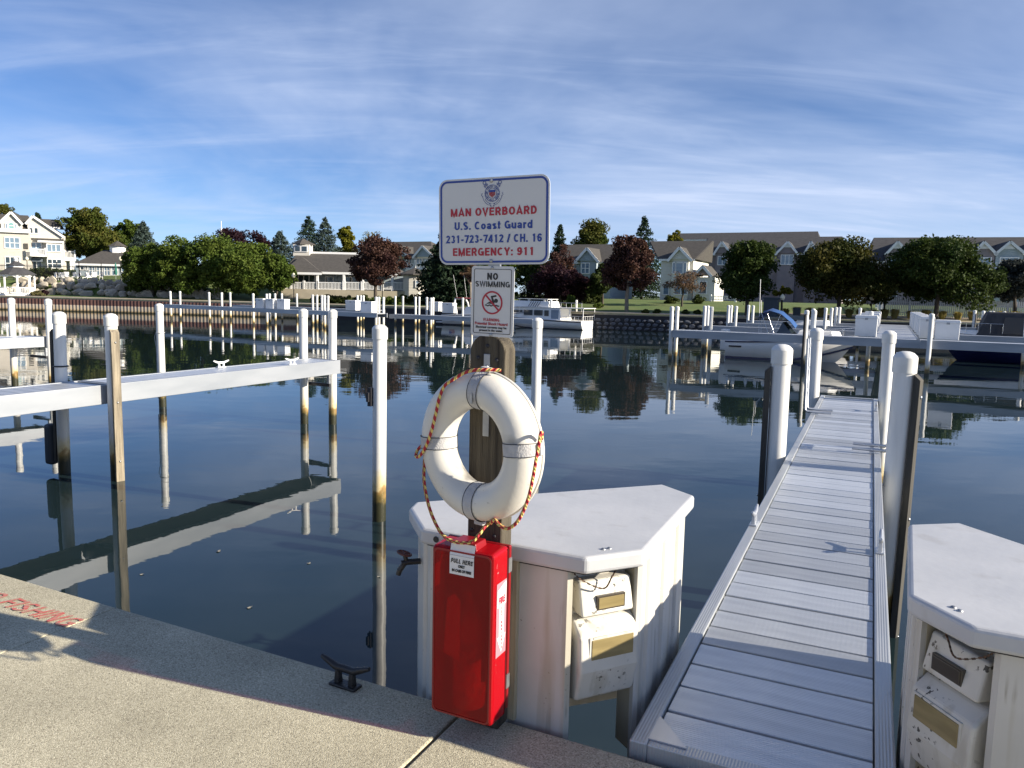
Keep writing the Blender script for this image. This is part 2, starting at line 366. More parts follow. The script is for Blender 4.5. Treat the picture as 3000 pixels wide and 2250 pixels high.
for a, b_ in zip(xs, xs[1:]):
    ya, yb = shore_y(a), shore_y(b_)
    cb.add([(a, ya+.07, QZ-.12), (b_, yb+.07, QZ-.12), (b_, yb+.55, QZ-.12), (a, ya+.55, QZ-.12), (a, ya+.07, QZ+.06), (b_, yb+.07, QZ+.06), (b_, yb+.55, QZ+.06), (a, ya+.55, QZ+.06)],
           [(3,2,1,0),(4,5,6,7),(0,1,5,4),(1,2,6,5),(2,3,7,6),(3,0,4,7)])
tag(cb.build('kerb', capm), kind='structure')
# right-hand seawall: rows of grey stone blocks on a dark timber face
stw = obj('stone_seawall', None, None, (8.1, 68.6, 0)); tag(stw, kind='structure')
m_stone_b = mat('seawall_block_stone', (.14, .15, .175), (.06, .065, .08), rough=.9, scale=1.7, bump=.5)
m_backw = mat('seawall_backing', (.03, .03, .035), rough=.9)
bk = MB()
xs2 = np.arange(-22, 92, 4.0)
for a, b_ in zip(xs2, xs2[1:]):
    ya, yb = shore_y(a), shore_y(b_); oo = Vector((8.1, 68.6, 0))
    bk.add([Vector(p)-oo for p in ((a, ya+.12, -1), (b_, yb+.12, -1), (b_, yb+.12, QZ-.12), (a, ya+.12, QZ-.12))], [(0, 1, 2, 3)])
bk.build('backing', m_backw, stw)
random.seed(5)
def rock_mesh(name, m, seed, sub=2, squash=(1, 1, 1), rough=.28):
    bm = bmesh.new(); bmesh.ops.create_icosphere(bm, subdivisions=sub, radius=1); rn = random.Random(seed)
    dirs = [Vector((rn.gauss(0, 1), rn.gauss(0, 1), rn.gauss(0, 1))).normalized() for _ in range(13)]; cut = [rn.uniform(.50, .82) for _ in range(13)]
    for v in bm.verts:
        p = v.co.copy()
        for d, c in zip(dirs, cut):
            k = p.dot(d)
            if k > c: p -= d*(k-c)
        p *= 1 + rn.uniform(-.05, .05)
        v.co = Vector((p.x*squash[0], p.y*squash[1], p.z*squash[2]))
    me = bpy.data.meshes.new(name); bm.to_mesh(me); bm.free(); me.materials.append(m); return me
blk = [rock_mesh('stone_block', m_stone_b, 40+i, 2, (.30, .10, .18)) for i in range(6)]
for row in range(3):
    x = 5.2 + row*.2
    while x < 19.5:
        y = shore_y(x); o = obj('stone_block', random.choice(blk), stw, Vector((x, y+.02, .18+row*.36)) - Vector((8.1, 68.6, 0)))
        k = random.uniform(.85, 1.2); o.scale = (k, 1, random.uniform(.85, 1.1)); o.rotation_euler = (0, random.uniform(-.1, .1), -.35); x += .58*k
# fields behind the camera (the quay) -------------------------------------------------
def concrete():
    M = bpy.data.materials.new('exposed_aggregate_concrete'); M.use_nodes = True; t, N, L, b = nodes(M)
    co = N.new('ShaderNodeTexCoord')
    v = N.new('ShaderNodeTexVoronoi'); v.inputs['Scale'].default_value = 260; L.new(co.outputs['Object'], v.inputs['Vector'])
    n = N.new('ShaderNodeTexNoise'); n.inputs['Scale'].default_value = 160; n.inputs['Detail'].default_value = 4; L.new(co.outputs['Object'], n.inputs['Vector'])
    n2 = N.new('ShaderNodeTexNoise'); n2.inputs['Scale'].default_value = 2.2; n2.inputs['Detail'].default_value = 6; L.new(co.outputs['Object'], n2.inputs['Vector'])
    sp = N.new('ShaderNodeSeparateColor'); L.new(v.outputs['Color'], sp.inputs[0])
    cr = N.new('ShaderNodeValToRGB'); L.new(sp.outputs[0], cr.inputs[0]); e = cr.color_ramp.elements
    e[0].position = 0; e[0].color = (.20, .18, .133, 1); e[1].position = 1; e[1].color = (.68, .63, .48, 1)
    for p, c in ((.12, (.37, .335, .245)), (.5, (.465, .425, .31)), (.8, (.53, .488, .36))): x = e.new(p); x.color = (*c, 1)
    mx1 = N.new('ShaderNodeMix'); mx1.data_type = 'RGBA'; mx1.blend_type = 'MULTIPLY'; mx1.inputs[0].default_value = .55
    r2 = N.new('ShaderNodeMapRange'); r2.inputs[1].default_value = .28; r2.inputs[2].default_value = .66; r2.inputs[3].default_value = .60; r2.inputs[4].default_value = 1.12
    L.new(n2.outputs[0], r2.inputs[0]); L.new(cr.outputs[0], mx1.inputs[6]); L.new(r2.outputs[0], mx1.inputs[7])
    L.new(mx1.outputs[2], b.inputs['Base Color']); b.inputs['Roughness'].default_value = .92; b.inputs['Specular IOR Level'].default_value = .25
    bp = N.new('ShaderNodeBump'); bp.inputs['Strength'].default_value = .6; bp.inputs['Distance'].default_value = .0022; L.new(v.outputs['Distance'], bp.inputs['Height']); bp.invert = True
    bp2 = N.new('ShaderNodeBump'); bp2.inputs['Strength'].default_value = .4; bp2.inputs['Distance'].default_value = .0016; L.new(n.outputs[0], bp2.inputs['Height']); L.new(bp.outputs[0], bp2.inputs['Normal'])
    L.new(bp2.outputs[0], b.inputs['Normal']); return M
m_conc = concrete()
speck(m_conc, 1.1, .58, (.30, .27, .21), .45, .2); speck(m_conc, 48, .735, (.06, .055, .045), .85, .02, mask=(2, .5))
quay = obj('quay', None, None, q(0, 0, 0)); quay.rotation_euler = (0, 0, -QA); tag(quay, kind='structure')
MB().b2((-80, -40, -2), (60, -.03, QZ-.2)).build('wall', mat('quay_wall_concrete', (.25, .23, .19), (.16, .15, .12), rough=.9, scale=2), quay)
joints = [-80, -10, -6.02, -4.08, -2.105, -.168, 1.79, 3.75, 5.7, 60]
for a, b_ in zip(joints, joints[1:]):
    g = .006 if abs(b_+.168) < .01 or abs(a+.168) < .01 else .004
    gl = .007 if abs(a+.168) < .01 else .003; gr = .007 if abs(b_+.168) < .01 else .003
    MB().b2((a+gl, -40, QZ-.2), (b_-gr, 0, QZ)).build('slab', m_conc, quay, bevel=.006)

# ------------------------------------------------------------------ lettering
def text_mesh(name, s, size, m, bold=0.0, width=None, depth=.0006, align='CENTER', shear=0, spacing=1.0):
    cu = bpy.data.curves.new(name, 'FONT'); cu.body = s; cu.size = size; cu.align_x = align; cu.offset = bold; cu.extrude = depth; cu.shear = shear
    cu.space_character = spacing; cu.resolution_u = 6
    o = bpy.data.objects.new(name, cu); COL.objects.link(o); dg = bpy.context.evaluated_depsgraph_get()
    me = bpy.data.meshes.new_from_object(o.evaluated_get(dg)); bpy.data.objects.remove(o); me.name = name
    if width:
        xs = [v.co.x for v in me.vertices]; k = width/(max(xs)-min(xs)); c = (max(xs)+min(xs))/2
        for v in me.vertices: v.co.x = (v.co.x-c)*k
    me.materials.clear(); me.materials.append(m); return me
def cap_size(h): return h/.73                        # font size that gives capitals of height h
def text_on(parent, name, s, caph, m, loc, width=None, bold=0, rot=(math.pi/2, 0, 0), shear=0, align='CENTER', label=None):
    o = obj(name, text_mesh(name, s, cap_size(caph), m, bold, width, shear=shear, align=align), parent, loc); o.rotation_euler = rot
    if label: o['label'] = label
    return o
m_fishred = mat('faded_red_stencil_paint', (.52, .10, .09), (.42, .22, .17), rough=.9, scale=38, lo=.42, hi=.62); speck(m_fishred, 60, .56, (.46, .41, .31), .6, .10)
# ------------------------------------------------------------------ sign post at the quay edge
m_post = mat('sign_post_timber', (.125, .105, .072), (.028, .022, .016), rough=.88, scale=6, bump=.8, bscale=46, stretch=(7, 3, .22), lo=.30, hi=.68)
post = thing('sign_post', 'weathered timber post with rounded top carrying the signs and the life ring', 'post', q(-.063, -.018, QZ), -QA)
w2, top = .0675, 2.862-QZ
out = [(-w2, 0), (w2, 0), (w2, top-.06)] + [(w2*math.cos(t), top-.06+.06*math.sin(t)) for t in np.linspace(.15, math.pi-.15, 11)] + [(-w2, top-.06)]
MB().prism_xz(out, -.048, .032).build('timber', m_post, post, bevel=.004)
m_plk = mat('pale_backing_board', (.46, .40, .27), (.34, .29, .19), rough=.85, scale=6, bump=.3, bscale=40, stretch=(6, 6, .3))
MB().b2((-.055, .0325, .0), (.094, .058, .655)).build('backing_board', m_plk, post, bevel=.003)
st = MB().b2((-.012, -.0535, 1.06), (.012, -.0485, 1.345)); st.build('slotted_strap', m_galv, post, bevel=.002)
for z in (1.30, 1.235):
    o = MB().lathe([(.0085, 0), (.0085, .003), (.005, .0055), (0, .006)], 12).build('bolt', m_galv, post); o.location = (0, -.054, z); o.rotation_euler = (math.pi/2, 0, 0)
for x, z in ((0, 1.372), (-.035, 1.33), (.036, 1.325), (-.05, .9), (.035, .895), (-.05, .72), (.04, .71)):
    o = MB().lathe([(.0075, 0), (.0075, .0015), (.004, .004), (0, .0045)], 10).build('screw', m_dark, post); o.location = (x, -.0485, z); o.rotation_euler = (math.pi/2, 0, 0)
# steel channel that carries both signs
chn = thing('sign_channel', 'galvanised steel channel holding the two signs above the post', 'bracket', q(-.048, .0, 2.80), -QA)
cm = MB().b2((-.022, -.0595, 0), (.022, -.056, .56)).b2((-.022, -.056, 0), (-.0185, -.0485, .56)).b2((.0185, -.056, 0), (.022, -.0485, .56))
cm.build('channel', m_galv, chn)
# ------------------------------------------------------------------ plain bold grotesque, drawn stroke by stroke
def _a(cx, cy, rx, ry, a0, a1, n=9): return [(cx+rx*math.cos(R_(a0+(a1-a0)*i/n)), cy+ry*math.sin(R_(a0+(a1-a0)*i/n))) for i in range(n+1)]
def glyphs(k):
    h = k/2; W = .62; T = 1-h; O = _a(W/2, .5, W/2-h, .5-h, 90, 450, 24); G = {}
    l, r_, m_ = h, W-h, W/2
    G['O'] = (W+.06, [_a(W/2+.03, .5, W/2-h+.03, .5-h, 90, 450, 24)]); G['0'] = (.54, [_a(.27, .5, .27-h, .5-h, 90, 450, 24)])
    G['M'] = (.76, [[(h, 0), (h, 1)], [(.76-h, 0), (.76-h, 1)], [(h*.9, 1-h*.2), (.38, h*.6), (.76-h*.9, 1-h*.2)]])
    G['A'] = (.68, [[(h*.75, 0), (.34, 1-h*.3), (.68-h*.75, 0)], [(.16, .27), (.52, .27)]])
    G['N'] = (.64, [[(h, 0), (h, 1)], [(.64-h, 0), (.64-h, 1)], [(h, 1-h*.4), (.64-h, h*.4)]])
    G['V'] = (.64, [[(h*.75, 1), (.32, h*.3), (.64-h*.75, 1)]]); G['W'] = (.94, [[(h*.7, 1), (.25, h*.3), (.47, 1-h*.4), (.69, h*.3), (.94-h*.7, 1)]])
    G['E'] = (.54, [[(h, 0), (h, 1)], [(h, T), (.54, T)], [(h, .52), (.50, .52)], [(h, h), (.54, h)]]); G['F'] = (.5, G['E'][1][:3])
    G['L'] = (.5, [[(h, 0), (h, 1)], [(h, h), (.5, h)]]); G['H'] = (.62, [[(h, 0), (h, 1)], [(.62-h, 0), (.62-h, 1)], [(h, .52), (.62-h, .52)]]); G['I'] = (k, [[(h, 0), (h, 1)]])
    G['D'] = (.62, [[(h, 0), (h, 1)], [(h, T), (.28, T)] + _a(.28, .5, .34-h, .5-h, 90, -90, 14) + [(h, h)]])
    bow = lambda x, yc, ry, w: [(h, yc+ry), (x, yc+ry)] + _a(x, yc, w, ry, 90, -90, 10) + [(h, yc-ry)]
    G['P'] = (.58, [[(h, 0), (h, 1)], bow(.32, (T+.44)/2, (T-.44)/2, .26-h)]); G['R'] = (.62, [[(h, 0), (h, 1)], bow(.33, (T+.46)/2, (T-.46)/2, .27-h), [(.34, .46), (.62-h*.9, 0)]])
    G['B'] = (.60, [[(h, 0), (h, 1)], bow(.32, (T+.52)/2, (T-.52)/2, .25-h), bow(.32, (.52+h)/2, (.52-h)/2, .28-h)])
    G['C'] = (.64, [_a(.33, .5, .33-h, .5-h, 48, 312, 20)]); G['G'] = (.68, [_a(.34, .5, .34-h, .5-h, 48, 340, 20), [(.36, .46), (.68-h, .46), (.68-h, .02)]])
    G['S'] = (.58, [_a(.29, .735, .29-h, .265-h, 25, 270, 14) + _a(.29, .265, .29-h, .265-h+.0, 90, -155, 14)])
    G['U'] = (.62, [[(h, 1), (h, .33)] + _a(.31, .33, .31-h, .33-h, 180, 360, 12) + [(.62-h, 1)]]); G['Y'] = (.64, [[(h*.75, 1), (.32, .42), (.64-h*.75, 1)], [(.32, .44), (.32, 0)]])
    G['1'] = (.54, [[(.30, 0), (.30, 1)], [(.30, T-.04), (.12, .80)]]); G['2'] = (.54, [_a(.27, .72, .27-h, .28-h, 170, -30, 12) + [(h, h), (.54, h)]])
    G['3'] = (.54, [_a(.26, .745, .24-h, .255-h, 160, -90, 12), _a(.26, .27, .26-h, .27-h, 90, -160, 12)]); G['4'] = (.56, [[(.40, 0), (.40, 1)], [(.37, 1-h*.6), (.06, .28), (.56, .28)]])
    G['6'] = (.54, [_a(.27, .32, .27-h, .32-h, 0, 360, 20), [(h, .32), (h, .55)] + _a(.30, .55, .30-h, .45-h, 180, 35, 10)]); G['7'] = (.52, [[(0, T), (.50-h*.3, T), (.20, 0)]])
    G['9'] = (.54, [_a(.27, .68, .27-h, .32-h, 0, 360, 20), [(.54-h, .68), (.54-h, .45)] + _a(.24, .45, .30-h, .45-h, 0, -145, 10)])
    G['.'] = (k, [[(h, 0), (h, k)]]); G[':'] = (k, [[(h, 0), (h, k)], [(h, .52), (h, .52+k)]]); G['-'] = (.34, [[(.02, .38), (.32, .38)]]); G['/'] = (.34, [[(.04, -.03), (.30, 1.03)]]); G['!'] = (k, [[(h, 0), (h, k)], [(h, .28), (h, 1)]]); G[' '] = (.24, [])
    x = .74; xh = x-h
    G['o'] = (.56, [_a(.28, x/2, .28-h, x/2-h, 90, 450, 20)]); G['a'] = (.54, [[(.06, xh-.10)] + _a(.26, xh-.13, .26-h, .13, 150, 0, 8) + [(.52-h, 0)], _a(.25, .22, .25-h, .22-h, 20, 380, 16)])
    G['s'] = (.50, [_a(.25, .545, .25-h, .195-h, 20, 270, 10) + _a(.25, .20, .25-h, .20-h, 90, -160, 10)]); G['t'] = (.32, [[(.14, .95), (.14, .16)] + _a(.27, .16, .13, .16-h, 180, 270, 5), [(0, xh), (.32, xh)]])
    G['u'] = (.54, [[(h, x), (h, .26)] + _a(.27, .26, .27-h, .26-h, 180, 360, 10), [(.54-h, x), (.54-h, 0)]]); G['r'] = (.36, [[(h, 0), (h, x)], _a(.34, .40, .34-h, xh-.40, 180, 85, 7)]); G['d'] = (.56, [_a(.27, x/2, .27-h, x/2-h, 0, 360, 20), [(.56-h, 0), (.56-h, 1)]])
    return G
def block_text(parent, s, caph, m, loc, width, k=.20, slant=0):
    G = glyphs(k); x = 0; b = MB(); y = 0.0; gap = .115; h = k/2
    for ch in s:
        w_, st = G[ch]
        for line in st:
            P = [Vector((px+x, py)) for px, py in line]; n = len(P); closed = (P[0]-P[-1]).length < 1e-4; L_ = []; R2 = []
            for i in range(n):
                p0 = P[i-1] if i else (P[-2] if closed else None); p1 = P[i+1] if i < n-1 else (P[1] if closed else None)
                d0 = (P[i]-p0).normalized() if p0 is not None else (p1-P[i]).normalized(); d1 = (p1-P[i]).normalized() if p1 is not None else d0
                n0 = Vector((-d0.y, d0.x)); n1 = Vector((-d1.y, d1.x)); bi = n0+n1
                bi = bi.normalized() if bi.length > 1e-6 else n0
                o = bi*(h/max(bi.dot(n0), .42)); L_.append(P[i]+o); R2.append(P[i]-o)
            vs = [(p.x+slant*p.y, y, p.y) for p in L_] + [(p.x+slant*p.y, y, p.y) for p in R2]
            b.add(vs, [(i, n+i, n+i+1, i+1) for i in range(n-1)]); y -= .0028
            if y < -.012: y = 0
        x += w_+gap
    x -= gap; sx_ = width/x
    b.v = [((v[0]-x/2)*sx_, v[1]*caph, v[2]*caph) for v in b.v]
    return obj('lettering', b.mesh('lettering', m), parent, loc)
m_sign = mat('sign_face_white', (.56, .57, .58), (.53, .54, .55), rough=.42, scale=1.5)
m_signed = mat('sign_edge_aluminium', (.55, .57, .58), rough=.35, metal=.8)
m_blue = mat('sign_blue', (.012, .045, .26), rough=.45); m_red = mat('sign_red', (.36, .012, .03), rough=.45)
m_ink = mat('sign_black', (.012, .012, .014), rough=.45)
def rrect(w, h, r, n=7, cx=0, cz=0):
    p = []
    for sx, sz, a0 in ((1, -1, -90), (1, 1, 0), (-1, 1, 90), (-1, -1, 180)):
        for t in np.linspace(0, 90, n): a = R_(a0+t); p.append((cx+sx*(w/2-r)+r*math.cos(a), cz+sz*(h/2-r)+r*math.sin(a)))
    return p
def frame_ring(mb, o, i, y0, y1):
    n = len(o); vs = [(p[0], y0, p[1]) for p in o] + [(p[0], y0, p[1]) for p in i] + [(p[0], y1, p[1]) for p in o] + [(p[0], y1, p[1]) for p in i]; fs = []
    for k in range(n):
        l = (k+1) % n; fs += [(k, l, n+l, n+k), (k, 2*n+k, 2*n+l, l), (n+k, n+l, 3*n+l, 3*n+k)]
    return mb.add(vs, fs)
def circle(r, n=28, cx=0, cz=0): return [(cx+r*math.cos(2*math.pi*i/n), cz+r*math.sin(2*math.pi*i/n)) for i in range(n)]
o = block_text(quay, 'NO FISHING', .098, m_fishred, (-2.505, -.255, QZ+.0035), .78, .15, slant=.30); o.rotation_euler = (-math.pi/2, 0, R_(-1)); o['label'] = 'faded red stencilled words NO FISHING'
FY = -.0022                                          # print stands this far in front of the panel
sg = thing('rescue_sign', 'white sign with blue border reading MAN OVERBOARD and EMERGENCY: 911', 'sign', q(-.052, -.068, 3.239), -QA)
sg.rotation_euler = (R_(1), R_(-.5), -QA)
MB().prism_xz(rrect(.414, .286, .032), -.0012, .0012).build('panel', m_sign, sg)
f_ = MB(); frame_ring(f_, rrect(.402, .274, .027), rrect(.389, .261, .021), FY, -.0011); f_.build('border', m_blue, sg)
for s, cz, w, mm in (('MAN OVERBOARD', .0185, .322, m_red), ('U.S. Coast Guard', -.0265, .292, m_blue), ('231-723-7412 / CH. 16', -.0705, .360, m_blue), ('EMERGENCY: 911', -.1135, .306, m_red)):
    block_text(sg, s, .0262, mm, (.001, FY, cz), w)
for z in (.131, -.131):
    o = MB().lathe([(.006, 0), (.006, .002), (.003, .004), (0, .004)], 10).build('bolt', m_galv, sg); o.location = (-.004, FY, z); o.rotation_euler = (math.pi/2, 0, 0)
# emblem: crossed anchors behind a ringed shield
em = obj('emblem', None, sg, (-.001, FY, .0905)); em['label'] = 'blue crossed-anchor crest with striped shield'
e1 = MB()
for r0, r1 in ((.0275, .0262), (.0172, .0160)): frame_ring(e1, circle(r0, 40), circle(r1, 40), -.0006, .0006)
e1.build('ring', m_blue, em)
for sx in (-1, 1):
    a = MB()
    for d in (-.0042, .0042):                        # the shank drawn as two lines
        a.bar((sx*(.0205+d*.75), 0, .0205-d*.6), (sx*(.0285+d*.75), 0, .0315-d*.6), .0009, .0009)
    a.bar((sx*.0165, 0, .030), (sx*.0285, 0, .0195), .0011, .001); a.bar((sx*.0185, 0, .0325), (sx*.0305, 0, .0220), .0011, .001)
    frame_ring(a, circle(.0062, 16, sx*.029, .0345), circle(.0047, 16, sx*.029, .0345), -.0006, .0006)
    arc = [(sx*.036*math.cos(t), 0, .036*math.sin(t)-.004) for t in np.linspace(R_(-8), R_(-72), 9)]; a.tube(arc, .0006, 4)
    arc = [(sx*.030*math.cos(t), 0, .030*math.sin(t)-.004) for t in np.linspace(R_(-25), R_(-85), 8)]; a.tube(arc, .0006, 4)
    a.tube([(sx*.0365, 0, .002), (sx*.041, 0, -.006), (sx*.034, 0, -.010)], .0007, 4); a.tube([(sx*.009, 0, -.040), (sx*.003, 0, -.0435), (sx*.010, 0, -.033)], .0007, 4)
    a.build('anchor', m_blue, em)
shp = [(-.0115, .0105), (.0115, .0105), (.0115, -.002), (.008, -.0095), (0, -.0145), (-.008, -.0095), (-.0115, -.002)]
MB().prism_xz([(-.0115, .004), (.0115, .004), (.0115, .0105), (-.0115, .0105)], -.0006, .0006).build('shield_chief', m_blue, em)
stp = MB()
for i in range(7):
    x = -.0099+i*.0033; zb = -.0138+abs(x)*.75
    stp.b2((x-.0009, -.0006, zb), (x+.0009, .0006, .0035))
stp.build('shield_stripe', m_red, em)
ct = 'UNITED STATES COAST GUARD'
cme = []
for i, ch in enumerate(ct + ' 1790 '):
    if ch == ' ': continue
    a = R_(225) - 2*math.pi*i/len(ct+' 1790 ')*1.0
    o = obj('crest_letter', text_mesh('crest_letter', ch, .0075, m_blue, .0001, depth=.0003), em, (.0197*math.cos(a), 0, .0197*math.sin(a)))
    o.rotation_euler = (math.pi/2, math.pi/2-a, 0)
# NO SWIMMING
ns = thing('no_swimming_sign', 'small white sign reading NO SWIMMING with crossed-out swimmer, above the timber post', 'sign', q(-.046, -.0705, 2.9725), -QA)
ns.rotation_euler = (R_(1), R_(.8), -QA)
MB().prism_xz(rrect(.161, .236, .012), -.0012, .0012).build('panel', m_sign, ns)
f_ = MB(); frame_ring(f_, rrect(.142, .217, .006), rrect(.1385, .2135, .0045), FY, -.0011); f_.build('border', m_ink, ns)
block_text(ns, 'NO', .0228, m_ink, (0, FY, .0725), .041, .215)
block_text(ns, 'SWIMMING', .0188, m_ink, (0, FY, .0485), .130, .175)
block_text(ns, 'WARNING', .0100, m_red, (-.002, FY, -.0665), .062, .2)
text_on(ns, 'lettering', 'Potential Shock Hazard', .0093, m_red, (-.002, FY, -.0790), .124, bold=.0002)
text_on(ns, 'lettering', 'Electrical currents may be', .0078, m_ink, (-.002, FY, -.0905), .116, bold=.0002)
text_on(ns, 'lettering', 'present in the water.', .0078, m_ink, (-.002, FY, -.1010), .090, bold=.0002)
pc = MB(); frame_ring(pc, circle(.0392, 40, .0, -.004), circle(.0338, 40, .0, -.004), FY-.0004, -.0011)
pc.bar((-.0245, FY+.0003, .0205), (.0245, FY+.0003, -.0285), .0016, .0056, up=(1, 0, 1)); pc.build('prohibition_ring', m_red, ns)
sw = MB()
frame_ring(sw, circle(.0072, 16, .0145, .003), circle(.0001, 16, .0145, .003), FY+.0006, -.0011)
sw.add([(x, FY+.0006, z) for x, z in ((-.006, .0185), (.015, .0225), (.0165, .0165), (.003, .0135), (.010, -.0035), (.002, -.0075))], [(0, 5, 4, 3), (0, 3, 2, 1)])
sw.add([(x, FY+.0006, z) for x, z in ((-.0235, -.0085), (-.010, -.0005), (.010, -.0045), (.004, -.0095), (-.010, -.0075))], [(0, 4, 3, 2, 1)])
wv = [(-.0265+.053*i/24, FY+.0006, -.0135+.0018*math.sin(i*1.05)) for i in range(25)]
for a, b_ in zip(wv, wv[1:]): sw.bar(a, b_, .0016, .0036)
sw.build('swimmer', m_ink, ns)
for z in (.112, -.112):
    o = MB().lathe([(.0058, 0), (.0058, .002), (.003, .004), (0, .004)], 10).build('bolt', m_galv, ns); o.location = (-.002, FY, z); o.rotation_euler = (math.pi/2, 0, 0)

# ------------------------------------------------------------------ life ring
m_ring = mat('ring_buoy_plastic', (.64, .625, .58), (.58, .565, .52), rough=.42, scale=4, bump=.04, bscale=60)
speck(m_ring, 8, .57, (.15, .14, .13), .8, .12, mask=(5, .53)); speck(m_ring, 70, .70, (.2, .18, .15), .6, .05)
m_web = mat('grey_webbing', (.46, .46, .47), (.38, .38, .39), rough=.85, scale=30, bump=.3, bscale=150)
RY = -R_(40)
ring = thing('life_ring', 'white ring buoy with grey straps and red-yellow rope hung on the timber post', 'life ring', q(-.044, -.150, 2.492), RY)
def torus(R, r, n=72, k=20, ks=1.0):
    b = MB(); vs = []
    for i in range(n):
        a = 2*math.pi*i/n
        for j in range(k):
            t = 2*math.pi*j/k; rr = R + r*math.cos(t); vs.append((rr*math.cos(a), r*ks*math.sin(t), rr*math.sin(a)))
    fs = [(i*k+j, ((i+1) % n)*k+j, ((i+1) % n)*k+(j+1) % k, i*k+(j+1) % k) for i in range(n) for j in range(k)]
    return b.add(vs, [f[::-1] for f in fs], True)
TR, Tr = .1895, .0625
torus(TR, Tr).build('buoy', m_ring, ring)
sm = torus(TR+.058, .0065, 72, 8); sm.build('mould_seam', m_ring, ring).location = (0, .028, 0)
def strap(a0, wdt=.021):
    b = MB(); vs = []; k = 24
    for s_ in (-1, 0, 1):
        for j in range(k):
            t = 2*math.pi*j/k; rr = TR + (Tr+.0022)*math.cos(t); y = (Tr+.0022)*math.sin(t)
            base = Vector((math.cos(a0), 0, math.sin(a0))); tan = Vector((-math.sin(a0), 0, math.cos(a0)))
            vs.append(base*rr + tan*(s_*wdt) + Vector((0, y, 0)))
    fs = [(i*k+j, i*k+(j+1) % k, (i+1)*k+(j+1) % k, (i+1)*k+j) for i in range(2) for j in range(k)]
    return b.add(vs, fs, True)
for deg in (84, 183, 6, 272):
    o = strap(R_(deg)).build('strap', m_web, ring)
    sb = MB()
    for s_ in (-.0205, .0205):
        base = Vector((math.cos(R_(deg)), 0, math.sin(R_(deg)))); tan = Vector((-math.sin(R_(deg)), 0, math.cos(R_(deg))))
        sb.tube([base*(TR+(Tr+.0027)*math.cos(t)) + tan*s_ + Vector((0, (Tr+.0027)*math.sin(t), 0)) for t in np.linspace(0, 2*math.pi, 30)], .0012, 4)
    sb.build('stitching', m_dark, o)
    k = Vector((math.cos(R_(deg)), 0, math.sin(R_(deg)))); tan = Vector((-math.sin(R_(deg)), 0, math.cos(R_(deg))))
    b = MB(); b.add([k*(TR+Tr+e)+tan*s+Vector((0, y, 0)) for e in (0, .017) for s, y in ((-.02, -.010), (.02, -.010), (.02, .012), (-.02, .012))], [(3,2,1,0),(4,5,6,7),(0,1,5,4),(1,2,6,5),(2,3,7,6),(3,0,4,7)])
    b.build('rope_loop', m_web, o, bevel=.004)
MB().b2((.016, -.0675, .152), (.026, -.064, .186)).build('buckle', m_galv, ring)
def rope_mat():
    M = bpy.data.materials.new('red_yellow_rope'); M.use_nodes = True; t, N, L, b = nodes(M)
    uvn = N.new('ShaderNodeAttribute'); uvn.attribute_name = 'ropeuv'
    sp = N.new('ShaderNodeSeparateXYZ'); L.new(uvn.outputs['Vector'], sp.inputs[0])
    def mm(op, a, b_):
        n = N.new('ShaderNodeMath'); n.operation = op
        for i, s in enumerate((a, b_)):
            if isinstance(s, (int, float)): n.inputs[i].default_value = s
            else: L.new(s, n.inputs[i])
        return n.outputs[0]
    ph = mm('ADD', mm('MULTIPLY', sp.outputs[0], 32.0), sp.outputs[1])
    fr = mm('FRACT', ph, 0); cr = N.new('ShaderNodeValToRGB'); L.new(fr, cr.inputs[0]); cr.color_ramp.interpolation = 'CONSTANT'
    e = cr.color_ramp.elements; e[0].color = (.40, .025, .035, 1); e[1].position = .55; e[1].color = (.68, .52, .16, 1)
    L.new(cr.outputs[0], b.inputs['Base Color']); b.inputs['Roughness'].default_value = .8
    s2 = mm('SINE', mm('MULTIPLY', ph, 12.566), 0); bp = N.new('ShaderNodeBump'); bp.inputs['Distance'].default_value = .002; bp.inputs['Strength'].default_value = .8
    L.new(s2, bp.inputs['Height']); L.new(bp.outputs[0], b.inputs['Normal']); return M
m_rope = rope_mat()
def spline(pts, n=6):
    P = [Vector(p) for p in pts]; P = [P[0]*2-P[1]] + P + [P[-1]*2-P[-2]]; out = []
    for i in range(1, len(P)-2):
        for k in range(n):
            t = k/n; a, b, c, d = P[i-1], P[i], P[i+1], P[i+2]
            out.append(.5*((2*b)+(-a+c)*t+(2*a-5*b+4*c-d)*t*t+(-a+3*b-3*c+d)*t*t*t))
    return out + [P[-2]]
def rope(name, pts, r, parent):
    P = spline(pts); b = MB(); n = 8; b.tube(P, r, n, cap=True); me = b.mesh(name, m_rope)
    at_ = me.attributes.new('ropeuv', 'FLOAT_VECTOR', 'POINT'); d = [0]
    for a, c in zip(P, P[1:]): d.append(d[-1]+(c-a).length)
    vals = []
    for i in range(len(P)):
        for j in range(n): vals += [d[i], j/n, 0]
    vals += [d[0], 0, 0]*n + [d[-1], 0, 0]*n
    at_.data.foreach_set('vector', vals); return obj(name, me, parent)
rp = [(.09, .0, .262), (.05, -.03, .262), (.005, -.045, .257), (-.032, -.052, .244), (-.068, -.062, .221), (-.099, -.068, .198), (-.118, -.072, .158), (-.131, -.073, .111), (-.150, -.072, .053), (-.172, -.07, .004), (-.198, -.066, -.034), (-.228, -.060, -.062), (-.254, -.05, -.066), (-.258, -.04, -.048), (-.243, -.03, -.030), (-.236, -.02, -.045), (-.232, -.030, -.085), (-.212, -.05, -.150), (-.180, -.06, -.222), (-.146, -.06, -.280), (-.105, -.06, -.318), (-.045, -.06, -.328), (.020, -.055, -.314), (.046, -.045, -.285), (.056, -.03, -.262), (.060, -.01, -.25)]
rope('rope', rp, .0058, ring)
